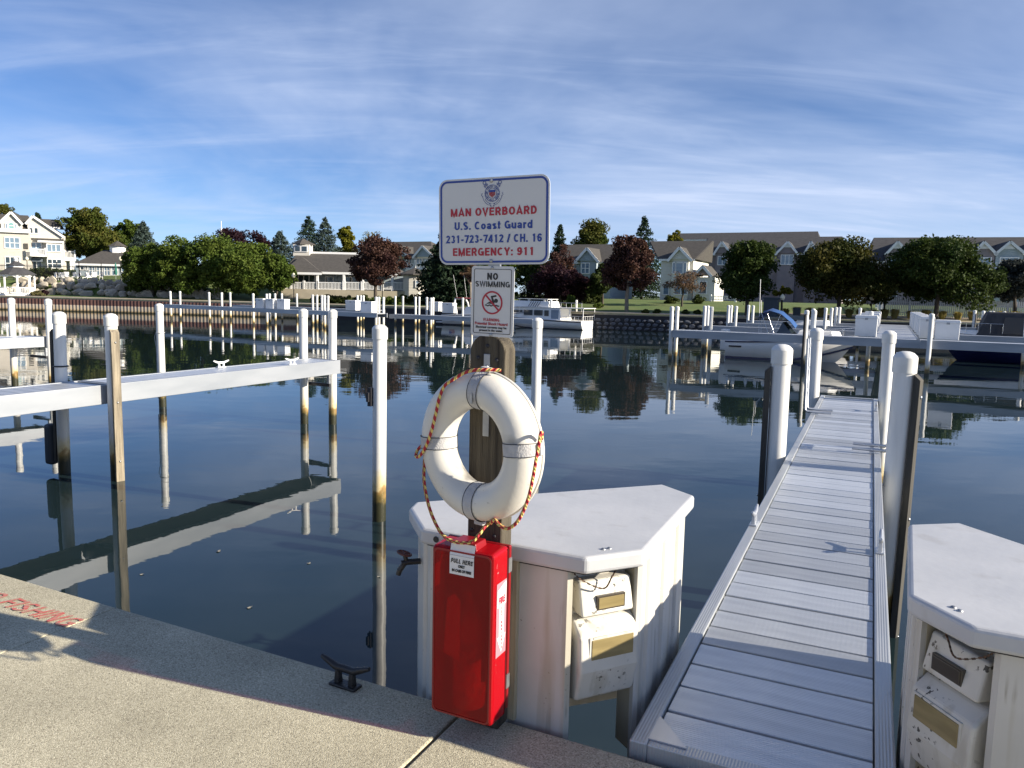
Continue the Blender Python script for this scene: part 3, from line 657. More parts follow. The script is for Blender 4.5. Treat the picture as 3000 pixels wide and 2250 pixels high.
rp2 = [(.262, .0, .060), (.272, -.012, .083), (.281, -.03, .082), (.284, -.04, .055), (.281, -.047, .012), (.272, -.05, -.050), (.256, -.05, -.118), (.230, -.05, -.178), (.203, -.05, -.216), (.170, -.05, -.236), (.138, -.05, -.230), (.112, -.042, -.222), (.088, -.03, -.236), (.066, -.01, -.25)]
rope('rope', rp2, .0058, ring)
MB().b2((-.02, .03, .215), (.02, .085, .232)).build('hanger', m_galv, ring)

# ------------------------------------------------------------------ fire extinguisher box
def red_cover(fac):
    M = bpy.data.materials.new('red_translucent_cover'); M.use_nodes = True; t, N, L, b = nodes(M)
    b.inputs['Base Color'].default_value = (.42, .004, .010, 1); b.inputs['Roughness'].default_value = .2; b.inputs['Specular IOR Level'].default_value = .5
    tr = N.new('ShaderNodeBsdfTransparent'); tr.inputs[0].default_value = (.72, .028, .022, 1)
    mxs = N.new('ShaderNodeMixShader'); mxs.inputs[0].default_value = fac
    L.new(b.outputs[0], mxs.inputs[1]); L.new(tr.outputs[0], mxs.inputs[2]); L.new(mxs.outputs[0], N['Material Output'].inputs[0]); return M
m_redc = red_cover(.58); m_reds = red_cover(.26); speck(m_reds, 40, .68, (.6, .35, .36), .6, .04, mask=(5, .52)); m_redp = mat('red_opaque_plastic', (.22, .005, .008), rough=.35)
bx = thing('extinguisher_cabinet', 'red plastic fire extinguisher cabinet mounted low on the timber post', 'cabinet', q(-.0775, -.131, 1.53), -QA)
MB().b2((-.1235, .048, .02), (.1235, .064, .612)).build('back_plate', m_redp, bx, bevel=.004)
# hollow cover: outer shell only, open at the back
bm = bmesh.new(); bmesh.ops.create_cube(bm, size=1)
for v in bm.verts:
    f = .985 if v.co.y < 0 else 1.0
    v.co = Vector((v.co.x*.247*f, v.co.y*.112-.008, .3075+v.co.z*.615*(.985 if v.co.y < 0 else 1)))
bmesh.ops.bevel(bm, geom=bm.edges[:], offset=.016, segments=4, profile=.5, affect='EDGES')
bmesh.ops.delete(bm, geom=[f for f in bm.faces if f.normal.y > .9 and f.calc_center_median().y > .03], context='FACES')
for f in bm.faces: f.smooth = False
for f in bm.faces: f.material_index = 0 if f.normal.y < -.75 else 1
me = bpy.data.meshes.new('cover'); bm.to_mesh(me); bm.free(); me.materials.append(m_redc); me.materials.append(m_reds); cov = obj('cover', me, bx)
fr = MB(); frame_ring(fr, rrect(.226, .592, .020, cz=.3075), rrect(.214, .580, .016, cz=.3075), -.0655, -.0640); fr.build('front_moulding', m_redp, bx)
MB().b2((-.1248, .030, .012), (.1248, .0335, .606)).build('seam', mat('dark_red_seam', (.06, .002, .003), rough=.6), bx)
for z in (.10, .52): MB().b2((.1236, .036, z), (.1275, .060, z+.05)).build('hinge', m_galv, bx)
MB().prism_xz([(-.052, .600), (.052, .600), (.045, .634), (-.045, .634)], -.055, .02).build('pull_tab', m_redp, bx, bevel=.004)
m_lab = mat('white_sticker', (.72, .70, .68), rough=.55)
lab = MB(); lab.add([(-.047, -.0672, .522), (.047, -.0672, .522), (.047, -.0672, .588), (-.047, -.0672, .588)], [(0, 1, 2, 3)])
lo = lab.build('label_sticker', m_lab, bx); lo['label'] = 'white sticker reading PULL HERE ONLY IN CASE OF FIRE!'
MB().add([(-.047, -.0675, .589), (.047, -.0675, .589), (.047, -.0557, .628), (-.047, -.0557, .628)], [(0, 1, 2, 3)]).build('tab_sticker', m_lab, bx)
block_text(lo, 'PULL HERE', .0155, m_ink, (0, -.0682, .562), .084, .21, slant=.18)
text_on(lo, 'lettering', 'ONLY', .009, m_ink, (0, -.0682, .548), .026, bold=.0006)
text_on(lo, 'lettering', 'IN CASE OF FIRE!', .009, m_ink, (0, -.0682, .532), .074, bold=.0006)
# arrow sticker on the sunlit side
m_arrow = mat('red_print', (.50, .05, .08), rough=.5)
m_pink = mat('faded_pink_sticker', (.62, .20, .24), rough=.5)
sx = .1228
ar = MB(); ar.add([(sx+.0012, -.045, .245), (sx+.0012, .028, .245), (sx+.0012, .028, .505), (sx+.0012, -.045, .505)], [(0, 1, 2, 3)])
aro = ar.build('arrow_sticker', m_pink, bx); aro['label'] = 'pink and white sticker reading FIRE EXTINGUISHER with a downward arrow'
aw = MB(); X = sx+.002
aw.add([(X, y, z) for y, z in ((-.040, .420), (.024, .420), (.024, .455), (.024, .500), (-.040, .480))], [(0, 1, 2, 3, 4)])
aw.add([(X, y, z) for y, z in ((-.026, .420), (-.026, .315), (-.040, .315), (-.008, .255), (.024, .315), (.010, .315), (.010, .420))], [(0, 6, 5, 4, 3, 2, 1)][0:1])
aw.f[-1] = tuple(reversed(aw.f[-1]))
aw.build('arrow', m_lab, aro)
text_on(aro, 'lettering', 'FIRE', .024, m_arrow, (sx+.0028, -.008, .430), .048, bold=.0012, rot=(math.pi/2, 0, math.pi/2))
ex = 'EXTINGUISHER'
for i, ch in enumerate(ex):
    text_on(aro, 'lettering', ch, .0088, m_arrow, (sx+.0028, -.008, .408-i*.0125), None, bold=.0006, rot=(math.pi/2, 0, math.pi/2))
# the extinguisher inside
fx = thing('fire_extinguisher', 'red fire extinguisher standing behind the translucent cover of the red cabinet', 'extinguisher', q(-.0775, -.131, 1.53+.036), -QA)
m_cyl = mat('extinguisher_paint', (.42, .012, .012), rough=.25)
MB().lathe([(.056, 0), (.058, .01), (.058, .30), (.05, .33), (.03, .355), (.018, .362), (.018, .385)], 28).build('cylinder', m_cyl, fx)
MB().b2((-.018, -.016, .385), (.018, .016, .425)).b2((-.014, -.052, .425), (.014, .05, .436)).b2((-.014, -.050, .448), (.014, .03, .457)).build('valve', m_black, fx, bevel=.003)
o = MB().lathe([(.017, 0), (.017, .008), (.013, .010), (0, .010)], 16).build('gauge', m_galv, fx); o.location = (0, -.016, .405); o.rotation_euler = (math.pi/2, 0, 0)
MB().tube(spline([(.02, -.01, .41), (.055, -.02, .405), (.062, -.012, .34), (.061, -.01, .2), (.06, -.01, .10)]), .009, 8).build('hose', m_black, fx)
MB().lathe([(.0592, .05), (.0592, .24)], 28).build('paper_band', mat('extinguisher_label', (.6, .55, .5), (.2, .1, .1), rough=.5, scale=30), fx)
tgm = MB(); tgm.add([(-.072, -.0605, .195), (-.006, -.0605, .175), (-.006, -.0605, .395), (-.030, -.0605, .415), (-.058, -.0605, .395)], [(0, 1, 2, 3, 4)])
tgm.add([(-.072, -.0597, .195), (-.006, -.0597, .175), (-.006, -.0597, .395), (-.030, -.0597, .415), (-.058, -.0597, .395)], [(4, 3, 2, 1, 0)])
tgm.build('inspection_tag', mat('paper_tag', (.75, .68, .5), (.6, .5, .38), rough=.8, scale=12), fx)

# ------------------------------------------------------------------ cleats
def cleat(name, label, loc, rz, m, L=.26, group=None, h=.07):
    t = thing(name, label, 'cleat', loc, rz, group); k = L/.26
    b = MB(); b.tube([(-.13*k, 0, h*1.28), (-.105*k, 0, h*1.18), (-.05*k, 0, h*.92), (.05*k, 0, h*.92), (.105*k, 0, h*1.18), (.13*k, 0, h*1.28)], [.009*k, .013*k, .017*k, .017*k, .013*k, .009*k], 10); b.build('horn', m, t)
    for s in (-1, 1):
        b = MB(); b.box((s*.038*k, 0, h*.42), (.028*k, .034*k, h*.84), taper=.72); b.build('leg', m, t, bevel=.004)
    MB().box((0, 0, .006), (.14*k, .06*k, .012)).build('foot_plate', m, t, bevel=.004); return t
cleat('mooring_cleat', 'black iron mooring cleat on the concrete quay edge', q(-.665, -.075, QZ), -QA-.02, m_black, .235, h=.078)

# ------------------------------------------------------------------ utility lockers in the corners of quay and pier
m_frp = mat('white_fibreglass', (.56, .54, .50), (.48, .465, .43), rough=.42, scale=3, bump=.05, bscale=30)
speck(m_frp, 60, .66, (.10, .085, .06), .85, .03, mask=(4, .50))
speck(m_frp, 5, .54, (.34, .30, .21), .55, .16, stretch=(3, 3, .25)); speck(m_frp, 22, .64, (.20, .17, .12), .6, .05, stretch=(1, 1, .12), mask=(2.5, .5))
m_lid = mat('locker_lid_fibreglass', (.50, .505, .52), (.42, .43, .45), rough=.38, scale=2.2, bump=.05, bscale=25, detail=8)
speck(m_lid, 7, .60, (.36, .355, .35), .55, .12); speck(m_lid, 90, .74, (.2, .18, .15), .6, .03, mask=(3, .55))
m_cov = mat('meter_cover_plastic', (.58, .565, .52), (.52, .50, .45), rough=.45, scale=5)
speck(m_cov, 46, .625, (.035, .03, .025), .95, .02, mask=(6, .46)); speck(m_cov, 9, .56, (.36, .33, .26), .5, .12, stretch=(2, 2, .6))
m_amber = mat('amber_lens', (.27, .215, .10), (.21, .165, .075), rough=.25, scale=6, stretch=(1, 1, 8))
m_smoke = mat('smoked_lens', (.06, .05, .04), rough=.2)
LID = [(-.366, 0), (.293, 0), (.446, .178), (.430, 1.02), (.245, 1.155), (-.588, .300), (-.556, .205)]
def inset(poly, d):
    n = len(poly); out = []
    for i in range(n):
        p0, p1, p2 = Vector(poly[i-1]), Vector(poly[i]), Vector(poly[(i+1) % n])
        a = (p1-p0).normalized(); b = (p2-p1).normalized(); na = Vector((-a.y, a.x)); nb = Vector((-b.y, b.x))
        bis = (na+nb).normalized(); out.append(tuple(p1 + bis*(d/max(bis.dot(na), .3))))
    return out
m_recess = mat('locker_recess_cream', (.44, .39, .29), (.35, .31, .22), rough=.55, scale=4); speck(m_recess, 50, .64, (.07, .06, .04), .9, .03, mask=(5, .48))
m_chain = mat('rusty_chain', (.07, .055, .045), (.15, .09, .06), rough=.6, metal=.6, scale=30)
def locker(label, mirror, lensm, lensm2):
    k = -1 if mirror else 1; c0 = 1.716 if mirror else 0
    t = thing('utility_locker', label, 'locker', q(c0, 0, 1.0), -QA, 'corner utility lockers')
    def mp(p): return (p[0]*k, p[1])
    def pr(b, poly, z0, z1, top=None): return b.prism([mp(p) for p in poly], z0-1.0, z1-1.0, [mp(p) for p in top] if top else None)
    # lid: skirt with a softened top edge
    b = MB(); pr(b, LID, 2.055, 2.118); b.build('lid', m_lid, t, bevel=.014, seg=3)
    pr(MB(), inset(LID, .028), 2.045, 2.056).build('gasket', m_dark, t)
    body = [(-.345, .035), (.215, .035), (.412, .285), (.396, 1.0), (.236, 1.11), (-.553, .302), (-.522, .222)]
    # walls as panels, leaving the chamfer by the pier open for the meters
    A_, B_ = Vector(body[1]), Vector(body[2])
    n = len(body)
    for i in range(n):
        if i == 1: continue
        p, r = Vector(body[i]), Vector(body[(i+1) % n]); d = (r-p).normalized(); nn = Vector((-d.y, d.x))
        L = (r-p).length
        q4 = [p, r, r+nn*.02, p+nn*.02]
        b = MB(); pr(b, [tuple(x) for x in q4], 1.10, 2.056); b.build('wall_panel', m_frp, t)
        cnt = 3 if L > .7 else (1 if L > .25 else 0)
        for j in range(cnt):                          # raised flutes down the panel
            c = p + d*(L*(j+.5)/cnt); wd = .05
            q4 = [c-d*wd-nn*.012, c+d*wd-nn*.012, c+d*(wd+.012)+nn*.001, c-d*(wd+.012)+nn*.001]
            b = MB(); pr(b, [tuple(x) for x in q4], 1.12, 2.045); b.build('flute', m_frp, t, bevel=.004)
    # meter bay in the chamfer: local frame x along the chamfer, y inwards
    d = (B_-A_).normalized(); nn = Vector((-d.y, d.x)); L = (B_-A_).length
    def cf(x, y, z): p = A_ + d*x + nn*y; return Vector((p.x*k, p.y, z-1.0))
    def cbox(name, x0, x1, y0, y1, z0, z1, m, parent=t, bevel=0, yt0=None):
        v = [cf(x, y, z) for z in (z0, z1) for x, y in ((x0, y0 if (yt0 is None or z == z0) else yt0), (x1, y0 if (yt0 is None or z == z0) else yt0), (x1, y1), (x0, y1))]
        f = [(3,2,1,0),(4,5,6,7),(0,1,5,4),(1,2,6,5),(2,3,7,6),(3,0,4,7)]
        if mirror: f = [g[::-1] for g in f]
        b = MB(); b.add(v, f); return b.build(name, m, parent, bevel=bevel, seg=3)
    cbox('jamb', .0, .022, .0, .02, 1.10, 2.056, m_frp); cbox('jamb', L-.022, L, .0, .02, 1.10, 2.056, m_frp)
    cbox('recess_back', .022, L-.022, .10, .115, 1.52, 2.05, m_recess)
    cbox('recess_side', .018, .024, .02, .10, 1.30, 2.05, m_recess); cbox('recess_side', L-.024, L-.018, .02, .10, 1.30, 2.05, m_recess)
    mid = L/2+.012
    c1 = cbox('meter_cover', mid-.108, mid+.112, -.004, .098, 1.862, 1.985, m_cov, bevel=.010, yt0=.026)
    cbox('cover_flange', mid-.118, mid+.122, .075, .099, 1.845, 2.008, m_cov, c1, .005)
    cbox('meter_window', mid-.040, mid+.068, -.0035, .012, 1.885, 1.926, lensm2, c1, .002)
    cbox('window_frame', mid-.046, mid+.074, -.0005, .014, 1.879, 1.932, m_smoke, c1, .002)
    # lower hood: sloping top, straight face, undercut foot
    prof = [(.095, 1.850), (.030, 1.846), (-.022, 1.800), (-.032, 1.67), (-.002, 1.555), (.09, 1.53)]
    hx0, hx1 = mid-.126, mid+.124; nP = len(prof)
    v = [cf(x, y, z) for x in (hx0, hx1) for y, z in prof]
    f = [tuple(range(nP))[::-1], tuple(range(nP, 2*nP))] + [(i, (i+1) % nP, nP+(i+1) % nP, nP+i) for i in range(nP)]
    if not mirror: f = [g[::-1] for g in f]
    b = MB(); b.add(v, f)
    hood = b.build('outlet_hood', m_cov, t, bevel=.012, seg=3)
    cbox('hood_window', mid-.080, mid+.096, -.0315, .0, 1.712, 1.786, lensm, hood, .002)
    cbox('window_bezel', mid-.088, mid+.104, -.0285, .0, 1.704, 1.794, m_cov, hood, .002)
    # chain drooping from the jamb to the lid
    a, e = cf(.012, -.008, 2.045), cf(mid+.04, -.01, 2.055); low = cf(mid-.03, -.012, 1.965)
    cpts = spline([a, (a*2+low)/3+Vector((0, 0, -.012)), low, (e*1+low)/2+Vector((0, 0, -.008)), e], 8)
    ch = MB()
    for i, (p, r) in enumerate(zip(cpts, cpts[1:])):
        ch.bar(p, r, .0062 if i % 2 else .0022, .0022 if i % 2 else .0062)
    ch.build('chain', m_chain, t)
    for x in (.10, .125):
        p = Vector(LID[1]) + d*x + nn*.05
        MB().lathe([(.009, 0), (.009, .002), (.005, .005), (0, .006)], 12, (p.x*k, p.y, 1.118)).build('rivet', m_galv, t)
    # bracket down to the quay wall
    MB().b2((min(-.3*k, .25*k), -.03, .20), (max(-.3*k, .25*k), .06, .26)).build('wall_bracket', m_dark, t)
    return t, cf
lk, _ = locker('white corner locker with amber meter windows behind the red cabinet', False, m_amber, m_amber)
lk2, _ = locker('white corner locker with grime and a smoked meter window beside the pier', True, m_amber, m_smoke)
# hose tap on the first locker
tp = obj('hose_tap', None, lk, (-.435, .105, .945)); tp.rotation_euler = (0, 0, R_(-139))
MB().tube([(0, 0, 0), (.05, 0, 0), (.075, 0, -.004)], .012, 10).tube([(.06, 0, 0), (.082, 0, -.03), (.088, 0, -.05)], [.011, .012, .010], 10).tube([(.055, 0, 0), (.062, 0, .03)], .009, 10).build('tap_body', m_black, tp)
hw = MB(); hw.tube([(.064+.026*math.cos(t), .026*math.sin(t), .036+.008*math.cos(t)) for t in np.linspace(0, 2*math.pi, 25)], .0045, 6)
for t_ in range(5): a = t_*1.2566; hw.bar((.064, 0, .036), (.064+.026*math.cos(a), .026*math.sin(a), .036+.008*math.cos(a)), .005, .004)
hw.build('handwheel', mat('rusty_red_handwheel', (.13, .035, .03), (.06, .03, .025), rough=.6, scale=40), tp)
o = MB().lathe([(.009, 0), (.009, .002)], 14).tube([(.010*math.cos(t), .010*math.sin(t), .001) for t in np.linspace(0, 6.283, 15)], .002, 5).build('latch_ring', m_dark, lk); o.location = (-.30, -.001, 1.085); o.rotation_euler = (math.pi/2, 0, 0)

# ------------------------------------------------------------------ piles
PT = 2.575
def pile_meshes(r=.105, seg=24):
    sh = MB().lathe([(r, -2.2), (r, PT-.15)], seg); ms = sh.mesh('shaft', m_pile)
    cp = MB().lathe([(r+.002, PT-.19), (r+.011, PT-.19)], seg).lathe([(r+.011, PT-.19), (r+.012, PT-.058)], seg).lathe([(r+.012, PT-.058), (r+.006, PT-.042), (r*.74, PT-.014), (r*.35, PT-.002), (0, PT)], seg); mc = cp.mesh('cap', m_cap)
    return ms, mc
PM_N = pile_meshes(.089, 28); PM_F = pile_meshes(.095, 12)
def pile(P, label, group, near=False, board=None, dz=0.0, name='mooring_pile', lean=0, bm=None):
    t = thing(name, label, 'pile', (P[0], P[1], 0), -QA, group); ms, mc = PM_N if near else PM_F
    obj('shaft', ms, t, (0, 0, dz)); obj('cap', mc, t, (0, 0, dz))
    _r = random.Random(int(abs(P[0]*917+P[1]*331))); t.rotation_euler = (_r.gauss(0, .006), _r.gauss(0, .006), -QA)
    if board:
        bu, bv, z0, z1 = board                        # direction of the rubbing board from the pile centre
        M_ = Vector((bu, bv, 0)).normalized(); x = Vector((-M_.y, M_.x, 0))*(1.35 if near else 1); a = M_*.093; b_ = M_*.148
        b = MB(); b.add([a-x*.045+Vector((0, 0, z0)), a+x*.045+Vector((0, 0, z0)), b_+x*.045+Vector((0, 0, z0)), b_-x*.045+Vector((0, 0, z0)),
               a-x*.045+Vector((0, 0, z1)), a+x*.045+Vector((0, 0, z1)), b_+x*.045+Vector((0, 0, z1-.05)), b_-x*.045+Vector((0, 0, z1-.05))],
              [(3,2,1,0),(4,5,6,7),(0,1,5,4),(1,2,6,5),(2,3,7,6),(3,0,4,7)])
        bo = b.build('rub_board', bm or m_timber, t, bevel=.004 if near else 0)
        if near:
            for zz in np.linspace(z0+.4, z1-.2, 4):
                o = MB().lathe([(.016, 0), (.016, .004), (.009, .012), (0, .013)], 10).build('bolt', m_galv, bo); o.location = b_ + Vector((0, 0, zz))
                o.rotation_euler = (M_.to_track_quat('Z', 'Y')).to_euler()
    return t
# ------------------------------------------------------------------ the aluminium pier in front
def deck_mat():
    M = mat('ribbed_aluminium_plank', (.64, .67, .71), (.50, .53, .58), rough=.40, metal=.5, scale=3.0, stretch=(1.0, 6, 1), lo=.3, hi=.7)
    add_wave_bump(M, 26, 'Y', .35, .003); add_wave_bump(M, 15, 'X', .10, .0015)
    speck(M, 30, .74, (.20, .19, .18), .7, .04, mask=(2.5, .55))
    t, N, L, b = nodes(M); oi = N.new('ShaderNodeObjectInfo'); r = N.new('ShaderNodeMapRange'); r.inputs[3].default_value = .72; r.inputs[4].default_value = 1.12; L.new(oi.outputs['Random'], r.inputs[0])
    mu = N.new('ShaderNodeMix'); mu.data_type = 'RGBA'; mu.blend_type = 'MULTIPLY'; mu.inputs[0].default_value = 1; L.new(b.inputs['Base Color'].links[0].from_socket, mu.inputs[6]); L.new(r.outputs[0], mu.inputs[7]); L.new(mu.outputs[2], b.inputs['Base Color']); return M
m_plank = deck_mat()
m_string = mat('pier_edge_aluminium', (.52, .54, .56), (.42, .44, .46), rough=.46, metal=.6, scale=5, stretch=(1, .2, 1)); add_wave_bump(m_string, 30, 'X', .35, .003)
speck(m_string, 16, .62, (.10, .095, .085), .8, .08, mask=(1.3, .56))
GU0, GU1, GV0, GV1, GZ = .462, 1.286, .035, 10.80, 1.485
def pu(u, v): return u-.01746*v
pier = thing('aluminium_pier', 'narrow aluminium pier of ribbed planks reaching out from the quay between the two lockers', 'pier', q((GU0+GU1)/2, 0, GZ), -QA+R_(1.0))
hw_ = (GU1-GU0)/2
for s in (-1, 1):
    MB().b2((s*(hw_-.062) if s > 0 else -hw_, GV0, -.30), (hw_ if s > 0 else -(hw_-.062), GV1, .012)).build('edge_beam', m_string, pier, bevel=.005)
MB().b2((-hw_+.0625, GV0, -.30), (hw_-.0625, GV0+.055, .010)).build('end_beam', m_string, pier, bevel=.004)
MB().b2((-hw_+.0625, GV1-.06, -.30), (hw_-.0625, GV1, .010)).build('end_beam', m_string, pier, bevel=.004)
pk = MB().b2((-hw_+.067, -.0950, -.05), (hw_-.067, .0950, 0)).mesh('plank', m_plank, bevel=.004)
v = .1975; PP = .2066
random.seed(3)
while v < GV1-.16:
    o = obj('plank', pk, pier, (0, v, random.uniform(-.002, .002))); v += PP
g_ = MB().prism([(-hw_+.058, GV0+.03), (-hw_+.19, GV0+.03), (-hw_+.058, GV0+.19)], .011, .016); g_.build('corner_gusset', m_alu, pier)
for v in np.arange(.6, GV1, 1.0): MB().b2((-hw_+.062, v, -.28), (hw_-.062, v+.05, -.06)).build('cross_member', m_alud, pier)
LAB_P = 'white capped mooring pile with '
GP4 = 'white piles of the near aluminium pier'
pile(q(.270, 5.42), 'white capped pile with upright black board beside the near aluminium pier', GP4, True, (-1, -.15, -1.5, 2.36), bm=m_dktimber)
pile(q(1.290, 5.18), 'white capped pile with slant-cut dark board beside the near aluminium pier', GP4, True, (1, -.25, -1.5, 2.38), bm=m_dktimber)
pile(q(.182, 10.62), 'white capped pile at the outer end of the near aluminium pier, beside a folded ladder', GP4, True)
pile(q(1.196, 10.55), 'white capped pile at the outer end of the near aluminium pier, on its sunlit side', GP4, True)
mb = MB().b2((-.02, -.04, 0), (.02, .04, .5))
for u_, v_ in ((1.289, 5.18), (.459, 5.42), (1.289, 10.55), (.459, 10.62)):
    o = MB().b2((-.075 if u_ < 1 else -.0, -.05, -.22), (.0 if u_ < 1 else .075, .05, -.12)).build('pile_bracket', m_galv, pier); o.location = (u_-(GU0+GU1)/2+(.003 if u_ > 1 else -.003), v_, 0)
cl_lab = 'silver cleat on the %s edge of the near aluminium pier'
cleat('pier_cleat', cl_lab % 'shaded locker-side', q(pu(GU0+.03, 2.86), 2.86, GZ+.012), -QA+math.pi/2, m_alu, .22, 'cleats on the near pier', .085)
cleat('pier_cleat', cl_lab % 'sunlit outer', q(pu(GU1-.03, 2.66), 2.66, GZ+.012), -QA+math.pi/2, m_alu, .22, 'cleats on the near pier', .085)
cleat('pier_cleat', 'silver cleat near the far end of the near aluminium pier, sunlit edge', q(pu(GU1-.03, 9.3), 9.3, GZ+.012), -QA+math.pi/2, m_alu, .22, 'cleats on the near pier', .085)
def ladder(u, v, s, label):                             # swim ladder folded up: rails bent flat across the deck edge
    t = thing('folded_ladder', label, 'ladder', q(u, v, GZ+.012), -QA, 'folded swim ladders'); x = s
    for dv in (-.14, .14):
        MB().tube([(-.23*x, dv, .03), (.07*x, dv, .03), (.10*x, dv, .06), (.12*x, dv, 1.0)], .017, 8).build('rail', m_alu, t)
        MB().b2((-.05*x-.02, dv-.025, 0), (-.05*x+.02, dv+.025, .016)).build('foot', m_alu, t)
    for z in (.3, .6, .9):
        MB().bar((.112*x, -.14, z), (.112*x, .14, z), .03, .045).build('rung', m_alu, t)
ladder(pu(GU0+.03, 8.6), 8.6, -1, 'aluminium ladder folded up at the end pile of the near pier')
ladder(pu(GU1-.03, 6.15), 6.15, 1, 'aluminium ladder folded up behind the pile with slant-cut dark board')

# ------------------------------------------------------------------ neighbouring piers to the left
def dock(name, label, u0, u1, v0, v1, splits, z=1.47, depth=.285, group=None, planks=True):
    t = thing(name, label, 'pier', q((u0+u1)/2, v0, z), -QA, group); h = (u1-u0)/2
    cuts = [v0]+splits+[v1]
    for a, b_ in zip(cuts, cuts[1:]):
        a0, b0 = a-v0+.02, b_-v0-.02
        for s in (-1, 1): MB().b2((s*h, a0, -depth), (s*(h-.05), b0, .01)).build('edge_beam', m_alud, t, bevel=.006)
        MB().b2((-h+.05, a0, -depth), (h-.05, a0+.05, .008)).build('end_beam', m_alud, t); MB().b2((-h+.05, b0-.05, -depth), (h-.05, b0, .008)).build('end_beam', m_alud, t)
        dk = MB(); k = a0+.055
        while k < b0-.25: dk.b2((-h+.052, k, -.05), (h-.052, k+.192, 0)); k += .205
        tag(dk.build('deck_planks', m_plank, t), kind='stuff')
    return t
dock('finger_pier', 'aluminium finger pier in two spans with a timbered pile at the joint', -10.36, -9.54, 0, 11.05, [5.55])
dock('finger_pier', 'aluminium finger pier with one visible span ending at two white piles', -21.45, -20.65, 0, 11.75, [5.6])
GL = 'white mooring piles of the open slips'
pile(q(-9.43, 5.45), 'white capped pile with pale timber board bolted to its front', GL, True, (.96, -.28, -1.0, 2.34))
pile(q(-10.47, 5.30), 'white capped pile with a black hoop and dark rubbing board behind the finger pier', GL, True, (-1, -.1, .2, 2.30), bm=m_dktimber)
pile(q(-9.90, 11.20), 'white pile at the tip of the two-span finger pier, in full sun', GL, True)
pile(q(-10.47, 10.92), 'white pile rising through the two-span finger pier beside its two cleats', GL, True)
pile(q(-4.68, 5.72), 'lone white capped pile with small dark bracket standing in open water', GL, True)
pile(q(-4.62, 10.55), 'lone white pile in open water behind the life ring', GL, True)
pile(q(-15.05, 10.95), 'lone white pile with a rope tied round it behind the finger pier', GL, True)
pile(q(-20.55, 11.70), 'white pile at the tip of the single-span finger pier', GL, True)
pile(q(-21.55, 11.25), 'white pile beside the single-span finger pier, shadowed on one side', GL, True)
# fittings on these piles and piers
def fit(i, build):                                       # parts added to the i-th pile of that list
    t = [o for o in COL.objects if o.get('group') == GL][i]; return build(t)
def hoop(t, z, r, m, name='hoop'): MB().tube([(.099*math.cos(a), .099*math.sin(a), z) for a in np.linspace(0, 6.283, 20)], r, 6).build(name, m, t)
fit(1, lambda t: hoop(t, 1.72, .012, m_black, 'black_hoop'))
fit(6, lambda t: (hoop(t, 1.85, .010, m_web, 'rope_turn'), MB().tube(spline([(-.12, -.03, 1.84), (-.15, -.04, 1.72), (-.13, -.02, 1.4), (-.12, -.03, .7), (-.12, -.03, .2)]), .009, 6).build('rope_tail', m_web, t)))
fit(4, lambda t: MB().b2((-.108, -.115, 1.52), (-.055, -.07, 1.76)).b2((-.108, -.145, 1.58), (-.075, -.11, 1.70)).build('bracket', m_dark, t))
for i in (2, 7):
    fit(i, lambda t: (MB().b2((-.72, -.145, .86), (.02, -.088, .93)).build('cross_brace', m_dark, t), MB().b2((-.04, -.15, .93), (.02, -.092, 1.16)).build('brace_post', m_galv, t)))
fit(1, lambda t: MB().b2((-.36, -.10, .12), (-.19, .06, .78)).build('rub_fender', mat('dark_rubber_fender', (.035, .045, .06), rough=.6), t, bevel=.05))
for v_, s in ((8.35, 0), (9.6, 1)):
    cleat('pier_cleat', 'white cleat on the deck of the two-span finger pier', q(-10.25 if s == 0 else -9.62, v_, 1.481), -QA+R_(78), m_trim, .32, 'white cleats of the finger pier', .10)
# ------------------------------------------------------------------ far-side docks
def beam_dock(label, A, B, width, z, group, depth=.30, name='dock_span'):
    A, B = Vector((A[0], A[1], 0)), Vector((B[0], B[1], 0)); d = B-A; L = d.length; rz = math.atan2(d.y, d.x)
    t = thing(name, label, 'dock', (A.x, A.y, z), rz, group)
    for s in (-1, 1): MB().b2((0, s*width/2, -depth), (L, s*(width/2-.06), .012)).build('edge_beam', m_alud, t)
    dk = MB(); k = .0
    while k < L-.2: dk.b2((k, -width/2+.062, -.05), (k+.196, width/2-.062, 0)); k += .206
    tag(dk.build('deck_planks', m_plank, t), kind='stuff'); return t
def gxy(px, wl): p = gp(px, wl, 0); return (p.x, p.y)
GA = 'piles of the long far dock'; LA = 'slim white pile of the long far dock below the broad green trees'
beam_dock('long far dock on white piles in front of the sheet-pile wall', (-30.6, 68.2), (-9.3, 54.6), 1.1, 1.42, 'far docks')
for px, wl in ((502, 937), (529, 935), (615, 942), (651, 944), (676, 937), (743, 952), (783, 954), (791, 947), (827, 940)):
    pile(gxy(px, wl), LA, GA)
LA2 = 'slim white pile at the dock boxes in front of the porch railing'; GA2 = 'piles by the clubhouse docks'
for px, wl in ((807, 944), (871, 937), (917, 952), (929, 954), (943, 957), (952, 962), (961, 967), (1048, 950), (1057, 948), (1065, 949), (1101, 972), (1110, 972), (1123, 975)):
    pile(gxy(px, wl), LA2, GA2)
LB = 'slim white pile of the dock ahead of the white cruiser'; GB = 'piles by the cruiser dock'
for px, wl in ((1158, 950), (1180, 948), (1217, 956), (1227, 955), (1250, 960), (1262, 972), (1268, 962), (1355, 958), (1382, 966), (1548, 960), (1592, 962), (1612, 963), (1687, 962)):
    pile(gxy(px, wl), LB, GB)
beam_dock('middle far dock running behind the rescue sign', (-9.0, 57.5), (1.5, 53.0), 1.1, 1.30, 'far docks')
beam_dock('rear far dock below the clubhouse lawn', (-27.0, 75.5), (-11.5, 66.5), 1.3, 1.35, 'far docks')
